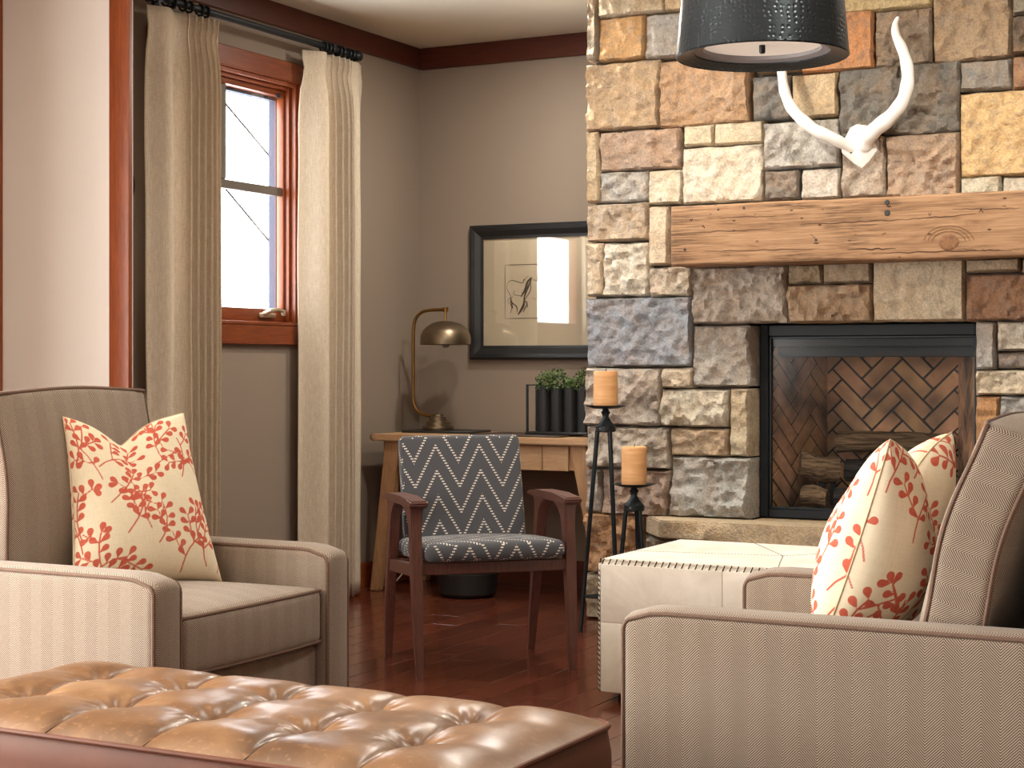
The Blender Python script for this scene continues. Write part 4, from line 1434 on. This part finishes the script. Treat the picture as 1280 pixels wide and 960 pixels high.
# ------------------------------------------------------------------ patterned accent chair
ch = thing('accent_chair', 'walnut armchair with charcoal zigzag upholstery in front of the desk', 'chair', (-3.042, 5.523, 0), radians(45))
SW = .29


def loft(secs):
    """secs: (cx,cy,z,w,d)"""
    bm = bmesh.new(); R = []
    for (x, y, z, w, d) in secs:
        R.append([bm.verts.new((x + sx * w / 2, y + sy * d / 2, z)) for sx, sy in ((-1, -1), (1, -1), (1, 1), (-1, 1))])
    bm.faces.new(R[0]); bm.faces.new(list(reversed(R[-1])))
    for A, B in zip(R, R[1:]):
        for i in range(4): bm.faces.new((A[i], A[(i + 1) % 4], B[(i + 1) % 4], B[i]))
    es = [e for e in bm.edges if abs(e.verts[0].co.z - e.verts[1].co.z) > 1e-5]
    bmesh.ops.bevel(bm, geom=es, offset=.004, segments=2, affect='EDGES')
    return bm


for s in (-1, 1):
    X0 = s * SW
    obj('leg', loft([(X0 - s * .004, -.245, 0, .026, .028), (X0, -.225, .2, .034, .038), (X0, -.20, .40, .038, .05), (X0, -.19, .52, .038, .052), (X0, -.183, .56, .04, .062), (X0, -.168, .59, .044, .095), (X0, -.145, .612, .05, .15)]), MT['walnut'], ch)
    obj('leg', loft([(X0 - s * .004, .25, 0, .026, .028), (X0, .215, .2, .034, .038), (X0, .165, .40, .038, .05), (X0, .14, .52, .038, .052), (X0, .125, .56, .04, .062), (X0, .105, .59, .044, .095), (X0, .08, .612, .05, .15)]), MT['walnut'], ch)
    b = bmesh.new()
    prof = [(-.255, .620), (-.25, .634), (-.1, .642), (.1, .640), (.21, .628), (.21, .614), (.1, .612), (-.2, .610), (-.235, .605)]
    add_prism(b, prof, 'x', X0 - .033, X0 + .033)
    bmesh.ops.bevel(b, geom=b.edges[:], offset=.005, segments=2, affect='EDGES')
    obj('armrest', b, MT['walnut'], ch)
    b = bmesh.new(); add_prism(b, [(-.215, .362), (-.215, .405), (.17, .385), (.17, .342)], 'x', X0 - .014, X0 + .014)
    obj('seat_rail', b, MT['walnut'], ch, smooth=False)
obj('seat_rail', bx(-SW + .014, SW - .014, -.215, -.188, .365, .408, .003), MT['walnut'], ch)
obj('seat_rail', bx(-SW + .014, SW - .014, .15, .175, .34, .385, .003), MT['walnut'], ch)


def dseat(p):
    k = (1 - (p.x / .27) ** 2) * (1 - (p.y / .24) ** 2)
    z = p.z + (.016 * k if p.z > 0 else 0) - .03 * p.y / .24 * .4
    return (p.x, p.y - (.012 * (1 - (p.x / .27) ** 2) if p.y < -.1 else 0), z)


b = soft_box(.262, .235, .034, .03, 12, 10, 3, dseat)
xf(b, Matrix.Translation((0, -.02, .436)))
obj('seat_cushion', b, MT['zigzag'], ch)


def dback(p):
    k = (1 - (p.x / .245) ** 2)
    return (p.x, p.y - .012 * k * (1 if p.y < 0 else .3) + .02 * (p.x / .245) ** 2 * 0, p.z)


b = soft_box(.24, .033, .215, .022, 12, 3, 12, dback)
obj('back_cushion', b, MT['zigzag'], ch, loc=(0, .225, .63)).rotation_euler = (radians(-13), 0, 0)
for s in (-1, 1):
    obj('back_support', tube([(s * .15, .17, .37), (s * .15, .235, .52), (s * .15, .275, .64)], .012, 8), MT['walnut'], ch)

# ------------------------------------------------------------------ upholstered armchairs


def armchair(label, loc, rz, back_x, back_top, back_lean, depth=.93, side=False, bt=.075):
    """front at local x = 0, facing +x, centred in y, width .86"""
    t = thing('upholstered_armchair', label, 'armchair', loc, rz, 'herringbone armchairs')
    HW, AW, AH = .43, .112, .60
    for s in (-1, 1):
        yc = s * (HW - AW / 2)
        hx, hy, hz = depth / 2, AW / 2, (AH - .045) / 2
        zc = .045 + hz

        def darm(p):
            xl = p.x - hx            # 0 at the front
            k = max(0.0, (p.z + hz) / (2 * hz))
            dz = -.018 * sm(-.11, .0, xl) ** 2 * k - .008 * sm(-.5, -.1, xl) * k * 0
            crown = .010 * (1 - (p.y / hy) ** 2) * (1 if p.z > hz - .03 else 0)
            sag = -.010 * sm(-.1, -.55, xl) * k * 0
            return (p.x + .004 * (1 - (p.y / hy) ** 2) * (1 if p.x > hx - .02 else 0), p.y, p.z + dz + crown + sag)
        r = .022
        b = soft_box(hx, hy, hz, r, 22, 4, 10, darm)
        arm_ = obj('arm', b, MT['tweed'], t, loc=(-hx, yc, zc))
        for e in (-1, 1):
            o_ = r * .29 - .001
            pth = [(hx - o_, e * (hy - o_), -hz + .002 + (2 * hz - .03) * i / 14) for i in range(15)]
            pth += [(hx - o_ - .018 * (1 - cos(a)), e * (hy - o_), hz - .03 + (.03 - o_) * sin(a)) for a in (.4, .8, 1.2)]
            pth += [(hx - .03 - (2 * hx - .06) * i / 24, e * (hy - o_), hz - o_) for i in range(1, 25)]
            obj('piping', tube([darm(Vector(q)) for q in pth], .0052, 8), MT['piping'], arm_)
    # base rail under the seat
    IW = HW - AW - .003
    obj('front_rail', xf(soft_box(.03, IW, .14, .012, 3, 10, 6), Matrix.Translation((-.065, 0, .19))), MT['tweed'], t)
    obj('seat_deck', bx(-depth + .02, -.096, -IW, IW, .06, .33, .006), MT['tweed'], t)
    # seat cushion
    sx, sy, sz = (.0 - back_x + .10) / 2, IW - .004, .075

    def dseat2(p):
        k = max(0, 1 - (p.x / sx) ** 4) * max(0, 1 - (p.y / sy) ** 2)
        f = (p.x / sx)
        return (p.x + .018 * max(0, 1 - (p.y / sy) ** 2) * max(0, f) * (1 - .3 * abs(p.z / sz)), p.y, p.z + (.032 * k + .006 * f if p.z > 0 else -.0 * k))
    cxs = -.012 - sx
    sc = obj('seat_cushion', soft_box(sx, sy, sz, .024, 14, 14, 5, dseat2), MT['tweed'], t, loc=(cxs, 0, .412))
    for zz_ in (sz - .007, -sz + .007):
        o_ = .006
        loop = [(sx - o_, -sy + o_ + (2 * sy - 2 * o_) * i / 16, zz_) for i in range(17)] + [(sx - o_ - (2 * sx - .02) * i / 12, sy - o_, zz_) for i in range(1, 13)]
        loop = [(sx - o_ - (2 * sx - .02) * i / 12, -sy + o_, zz_) for i in range(12, 0, -1)] + loop
        obj('piping', tube([dseat2(Vector(q)) for q in loop], .005, 8), MT['piping'], sc)
    # back frame
    fb = bmesh.new(); fh = .86
    add_prism(fb, [(-depth, .06), (-depth - .06, fh), (-depth + .06, fh + .01), (-depth + .14, .34), (-depth + .14, .06)], 'y', -HW + .002, HW - .002)
    bmesh.ops.bevel(fb, geom=fb.edges[:], offset=.02, segments=3, affect='EDGES')
    obj('back_frame', fb, MT['tweed'], t)
    # loose back cushion
    bh = (back_top - .485) / 2
    bw = IW - .006

    def dbk(p):
        k = max(0, 1 - (p.y / bw) ** 2) * max(0, 1 - (p.z / bh) ** 2)
        ff = .045 * k * (1 if p.x > 0 else -.4)
        bow = .010 * sin(p.z * 14 + 1) * (1 if abs(p.y) > bw - .04 else 0)
        return (p.x + ff + bow, p.y, p.z + .022 * max(0, 1 - (p.y / bw) ** 2) * max(0, p.z / bh) + .010 * (abs(p.y) / bw) ** 4 * max(0, p.z / bh))
    B_ = obj('back_cushion', soft_box(bt, bw, bh, .022, 4, 14, 16, dbk), MT['tweed_side' if side else 'tweed'], t, loc=(back_x - bt + .0, 0, .487 + bh))
    B_.rotation_euler = (0, -back_lean, 0)
    for e in (1, -1):
        o_ = .006
        lp = [(e * (bt - o_), -bw + o_, -bh + o_ + (2 * bh - 2 * o_) * i / 20) for i in range(21)]
        lp += [(e * (bt - o_), -bw + o_ + (2 * bw - 2 * o_) * i / 16, bh - o_) for i in range(1, 17)]
        lp += [(e * (bt - o_), bw - o_, bh - o_ - (2 * bh - 2 * o_) * i / 20) for i in range(1, 21)]
        obj('piping', tube([dbk(Vector(q)) for q in lp], .0052, 8), MT['piping'], B_)
    for (fx, fy) in ((-.06, -HW + .06), (-.06, HW - .06), (-depth + .07, -HW + .06), (-depth + .07, HW - .06)):
        obj('foot', loft([(fx, fy, 0, .035, .035), (fx, fy, .06, .05, .05)]), MT['walnut'], t)
    return t


armchair('tan herringbone armchair facing right, beside the wood trimmed pier', (-2.656, 3.63, 0), 0, -.60, 1.03, radians(6))
armchair('tan herringbone armchair seen from its side in front of the fireplace', (-1.458, 3.70, 0), pi, -.645, .99, radians(17), side=True, bt=.062)

# ------------------------------------------------------------------ pillows with coral sprigs


def sprig_sdf(U, V, seed, W, scale=1.0):
    """signed distance (negative inside the print) at points U,V in metres"""
    rg = random.Random(seed)
    D = np.full(U.shape, 1.0)

    def seg(ax, ay, bx_, by_, r):
        nonlocal D
        dx, dy = bx_ - ax, by_ - ay; L2 = dx * dx + dy * dy + 1e-12
        t = np.clip(((U - ax) * dx + (V - ay) * dy) / L2, 0, 1)
        D = np.minimum(D, np.hypot(U - ax - t * dx, V - ay - t * dy) - r)

    used = []
    hypot2 = lambda a, b_: a * a + b_ * b_

    def leaf(x, y, a, L, Wd):
        nonlocal D
        q = (x + cos(a) * L * .6, y + sin(a) * L * .6)
        if any(hypot2(q[0] - p[0], q[1] - p[1]) < (Wd * 2.3) ** 2 for p in used): return
        used.append(q)
        ca, sa = cos(a), sin(a)
        lx_ = (U - x) * ca + (V - y) * sa; ly_ = -(U - x) * sa + (V - y) * ca
        t = np.clip(lx_ / L, 0, 1)
        d1 = np.hypot(lx_ - L * .60, ly_) - Wd                      # round tip
        hw = Wd * np.clip(t / .5, 0, 1) ** 1.2
        d2 = np.where((lx_ > 0) & (lx_ < L * .6), np.abs(ly_) - hw, .05)
        D = np.minimum(D, np.minimum(d1, d2))

    def branch(x, y, a, n, step, L, Wd, curve, sub):
        for i in range(n):
            nx_, ny_ = x + step * cos(a), y + step * sin(a)
            seg(x, y, nx_, ny_, .0022 * scale)
            if i > 0 or sub == 0:
                for s in (-1, 1):
                    if rg.random() < .92: leaf(nx_, ny_, a + s * rg.uniform(.75, 1.15), L * rg.uniform(.85, 1.1), Wd)
            if sub > 0 and i in (1, 3):
                branch(nx_, ny_, a + rg.choice((-1, 1)) * rg.uniform(.7, 1.0), rg.randint(2, 3), step, L, Wd, curve * .5, sub - 1)
            x, y = nx_, ny_; a += curve + rg.uniform(-.12, .12)
        leaf(x, y, a, L, Wd)
    st, L, Wd = .027 * scale, .038 * scale, .0088 * scale
    n = 7
    for gx in range(n):
        for gy in range(n):
            x = -W / 2 + W * (gx + .25 + .5 * rg.random()) / n; y = -W / 2 + W * (gy - .1 + .5 * rg.random()) / n
            if any(hypot2(x - q[0], y - q[1]) < (.021 * scale) ** 2 for q in used): continue
            branch(x, y, rg.uniform(.6, 2.4), 5, st, L, Wd, rg.choice((-.16, .16)), 1)
    return D


def pillow(label, W, Hh, T, chop, M, seed, scale, notch=0.0, taper=0.0):
    N = 150
    s = np.sin(np.linspace(-pi / 2, pi / 2, N + 1))
    S, Tt = np.meshgrid(s, s, indexing='ij')

    def sheet(sign):
        bowx = (1 - .085 * (1 - Tt ** 2)) * (1 - taper * Tt); bowz = 1 - .07 * (1 - S ** 2)
        Xl = W / 2 * S * bowx; Zl = Hh / 2 * Tt * bowz
        th = T * (np.clip((1 - S ** 2) * (1 - Tt ** 2), 0, 1)) ** .42
        ck = np.exp(-np.abs(S - notch) ** 1.4 / .26) * np.clip((Tt + .25) / 1.25, 0, 1) ** 1.6
        Zl = Zl - chop * ck
        th = th * (1 - .45 * ck) * (1 + .18 * (-Tt))
        wr = .0035 * np.sin(S * 9 + Tt * 5) * (1 - S ** 2) * (1 - Tt ** 2)
        return Xl, sign * th + wr, Zl
    X0_, Y0_, Z0_ = sheet(1)
    h_ = N // 2
    au = np.concatenate(([0], np.cumsum(np.hypot(np.diff(X0_[:, h_]), np.diff(Y0_[:, h_])))))
    av = np.concatenate(([0], np.cumsum(np.hypot(np.diff(Tt[h_] * Hh / 2), np.diff(Y0_[h_, :])))))
    AU, AV = np.meshgrid(au - au[h_], av - av[h_], indexing='ij')
    Wp = au[-1] * 1.02
    D1 = sprig_sdf(AU, AV, seed, Wp, scale)
    D2 = sprig_sdf(AU, AV, seed + 5, Wp, scale)
    verts, faces, dist = [], [], []
    idx = {}
    for sg, Dm in ((-1, D1), (1, D2)):
        Xl, Yl, Zl = sheet(sg)
        base = len(verts)
        verts += list(zip(Xl.ravel().tolist(), Yl.ravel().tolist(), Zl.ravel().tolist()))
        dist += Dm.ravel().tolist()
        for i in range(N):
            for j in range(N):
                k = base + i * (N + 1) + j
                q = (k, k + N + 1, k + N + 2, k + 1)
                faces.append(q if sg < 0 else tuple(reversed(q)))
    me = bpy.data.meshes.new('throw_pillow')
    me.from_pydata(verts, [], faces); me.update()
    me.polygons.foreach_set('use_smooth', [True] * len(me.polygons))
    at = me.attributes.new('print_distance', 'FLOAT', 'POINT')
    at.data.foreach_set('value', np.clip(np.array(dist) * 8, -.5, .5).tolist())
    uv = me.uv_layers.new(name='UVMap')
    li = np.zeros(len(me.loops), dtype=np.int32); me.loops.foreach_get('vertex_index', li)
    co = np.array(verts)[:, [0, 2]][li]
    uv.data.foreach_set('uv', co.ravel().tolist())
    me.materials.append(MT['print'])
    o = bpy.data.objects.new('throw_pillow', me); C.objects.link(o)
    o.matrix_world = M
    tag(o, label, 'pillow', 'coral sprig pillows')
    # seam piping round the edge
    X1, Y1, Z1 = sheet(1)
    ring = [(X1[i, 0], 0, Z1[i, 0]) for i in range(0, N, 3)] + [(X1[N, j], 0, Z1[N, j]) for j in range(0, N, 3)] + [(X1[i, N], 0, Z1[i, N]) for i in range(N, 0, -3)] + [(X1[0, j], 0, Z1[0, j]) for j in range(N, 0, -3)]
    obj('seam', tube(ring, .0022, 6, closed=True), MT['seam'], o)
    return o


MT['seam'] = plain('linen_seam', rgb(206, 180, 146), .9, var=.1, scale=60)


def frame_from(c, xdir, zdir):
    x = Vector(xdir).normalized(); z = Vector(zdir); z = (z - x * z.dot(x)).normalized(); y = z.cross(x)
    M = Matrix((x, y, z)).transposed().to_4x4(); M.translation = Vector(c); return M


# left pillow: face turned to +x and a little towards the camera
pillow('coral sprig cushion leaning in the armchair beside the wood trimmed pier', .425, .50, .085, .075, frame_from((-3.125, 3.695, .737), (.34, .94, 0), (-.31, -.02, 1)), 26, 1.0, -.15, .10)
# right pillow: edge-on to the camera, leaning back
pillow('coral sprig cushion seen edge-on in the armchair near the fireplace', .44, .48, .125, .085, frame_from((-1.01, 3.74, .735), (-.06, -1, 0), (.34, 0, 1)), 33, 1.1)

# ------------------------------------------------------------------ tufted leather ottoman
TX0, TX1, TY0, TY1 = -2.74, -1.37, 2.44, 3.05
TE = .400
tuf = thing('tufted_ottoman', 'long tan leather ottoman with tufted top in the foreground', 'ottoman', ((TX0 + TX1) / 2, (TY0 + TY1) / 2, 0))
TO = Vector(tuf.location)


def tpart(name, b, m, **k):
    o = obj(name, b, m, tuf, **k); o.matrix_parent_inverse = Matrix.Translation(-TO); return o


tcols = [-2.53, -2.292, -2.053, -1.822, -1.59]
trows = [2.86, 2.65]
nx, ny = 260, 116
verts, faces = [], []


def top_h(x, y):
    ex = min(x - TX0, TX1 - x); ey = min(y - TY0, TY1 - y)
    e = 1 - (1 - min(1, ex / .14)) ** 2.4; f = 1 - (1 - min(1, ey / .12)) ** 2.4
    h = .012 + .034 * e * f
    dm = min(sqrt((x - a) ** 2 + ((y - b_) * 1.0) ** 2) for a in tcols for b_ in trows)
    h -= .034 * exp(-(dm / .028)) * 1.0 + .006 * exp(-(dm / .09) ** 2)
    dx = min(abs(x - a) for a in tcols)
    h -= (.011 * exp(-dx / .007) + .006 * exp(-(dx / .03) ** 2)) * f
    dy = min(abs(y - b_) for b_ in trows)
    h -= .004 * exp(-(dy / .03) ** 2) * e
    # radial wrinkles near each tuft
    for a in tcols:
        for b_ in trows:
            r = sqrt((x - a) ** 2 + (y - b_) ** 2)
            if r < .12:
                an = math.atan2(y - b_, x - a)
                h += .002 * sin(an * 9 + a * 40 + b_ * 17 + 2 * noise.noise(Vector((a * 9, b_ * 9, an)))) * exp(-((r - .045) / .03) ** 2)
    h += .0015 * noise.noise(Vector((x * 14, y * 14, 2))) * e * f
    return TE + max(h, -.02)


for j in range(ny + 1):
    for i in range(nx + 1):
        x = TX0 + (TX1 - TX0) * i / nx; y = TY0 + (TY1 - TY0) * j / ny
        # round the plan corners
        cxr = max(0, .05 - min(x - TX0, TX1 - x)); cyr = max(0, .05 - min(y - TY0, TY1 - y))
        q = 0
        if cxr > 0 and cyr > 0:
            d = sqrt(cxr ** 2 + cyr ** 2)
            mx = max(cxr, cyr)
            fct = mx / d
            sxn = 1 if x > (TX0 + TX1) / 2 else -1; syn = 1 if y > (TY0 + TY1) / 2 else -1
            z = top_h(x, y)
            xn = (x - sxn * cxr * -1 * 0) ; yn = y
            bxx = (TX1 - .05 if sxn > 0 else TX0 + .05); byy = (TY1 - .05 if syn > 0 else TY0 + .05)
            cxx, cyy = abs(x - bxx), abs(y - byy)
            verts.append((bxx + sxn * cxx * fct, byy + syn * cyy * fct, z))
        else:
            verts.append((x, y, top_h(x, y)))
for j in range(ny):
    for i in range(nx):
        k = j * (nx + 1) + i
        faces.append((k, k + 1, k + nx + 2, k + nx + 1))
tpart('tufted_top', (verts, [], faces), MT['leather'], angle=80)
for a in tcols:
    tpart('seam', tube([(a, TY0 + .004 + (TY1 - TY0 - .008) * k / 40, top_h(a, TY0 + .004 + (TY1 - TY0 - .008) * k / 40) + .0004) for k in range(41)], .0014, 6), MT['stitch'])
# side band
def rrect(d, n=6, r=.05):
    out = []
    for (cx_, cy_, a0) in ((TX1 - r, TY1 - r, 0), (TX0 + r, TY1 - r, pi / 2), (TX0 + r, TY0 + r, pi), (TX1 - r, TY0 + r, 1.5 * pi)):
        for k in range(n + 1):
            a = a0 + (pi / 2) * k / n
            out.append((cx_ + (r + d) * cos(a), cy_ + (r + d) * sin(a)))
    return out


b = bmesh.new(); R = []
for (d, z) in ((-.004, .10), (.006, .12), (.012, .25), (.008, .36), (.0, TE + .006), (-.006, TE + .012)):
    R.append([b.verts.new((p_[0], p_[1], z)) for p_ in rrect(d)])
for A, B in zip(R, R[1:]):
    for i in range(len(A)): b.faces.new((A[i], A[(i + 1) % len(A)], B[(i + 1) % len(A)], B[i]))
b.faces.new(R[0])
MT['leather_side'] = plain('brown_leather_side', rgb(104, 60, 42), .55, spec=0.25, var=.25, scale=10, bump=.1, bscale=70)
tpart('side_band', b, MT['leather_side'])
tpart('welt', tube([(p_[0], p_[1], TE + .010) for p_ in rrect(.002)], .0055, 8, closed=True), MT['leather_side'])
for a in tcols:
    for b_ in trows:
        tpart('button', lathe([(.012, -.004), (.011, .002), (.006, .006), (0, .007)], 14, (a, b_, top_h(a, b_) - .001)), MT['leather'])
for (fx, fy) in ((TX0 + .08, TY0 + .08), (TX1 - .08, TY0 + .08), (TX1 - .08, TY1 - .08), (TX0 + .08, TY1 - .08)):
    tpart('foot', loft([(fx, fy, 0, .04, .04), (fx, fy, .10, .06, .06)]), MT['walnut'])
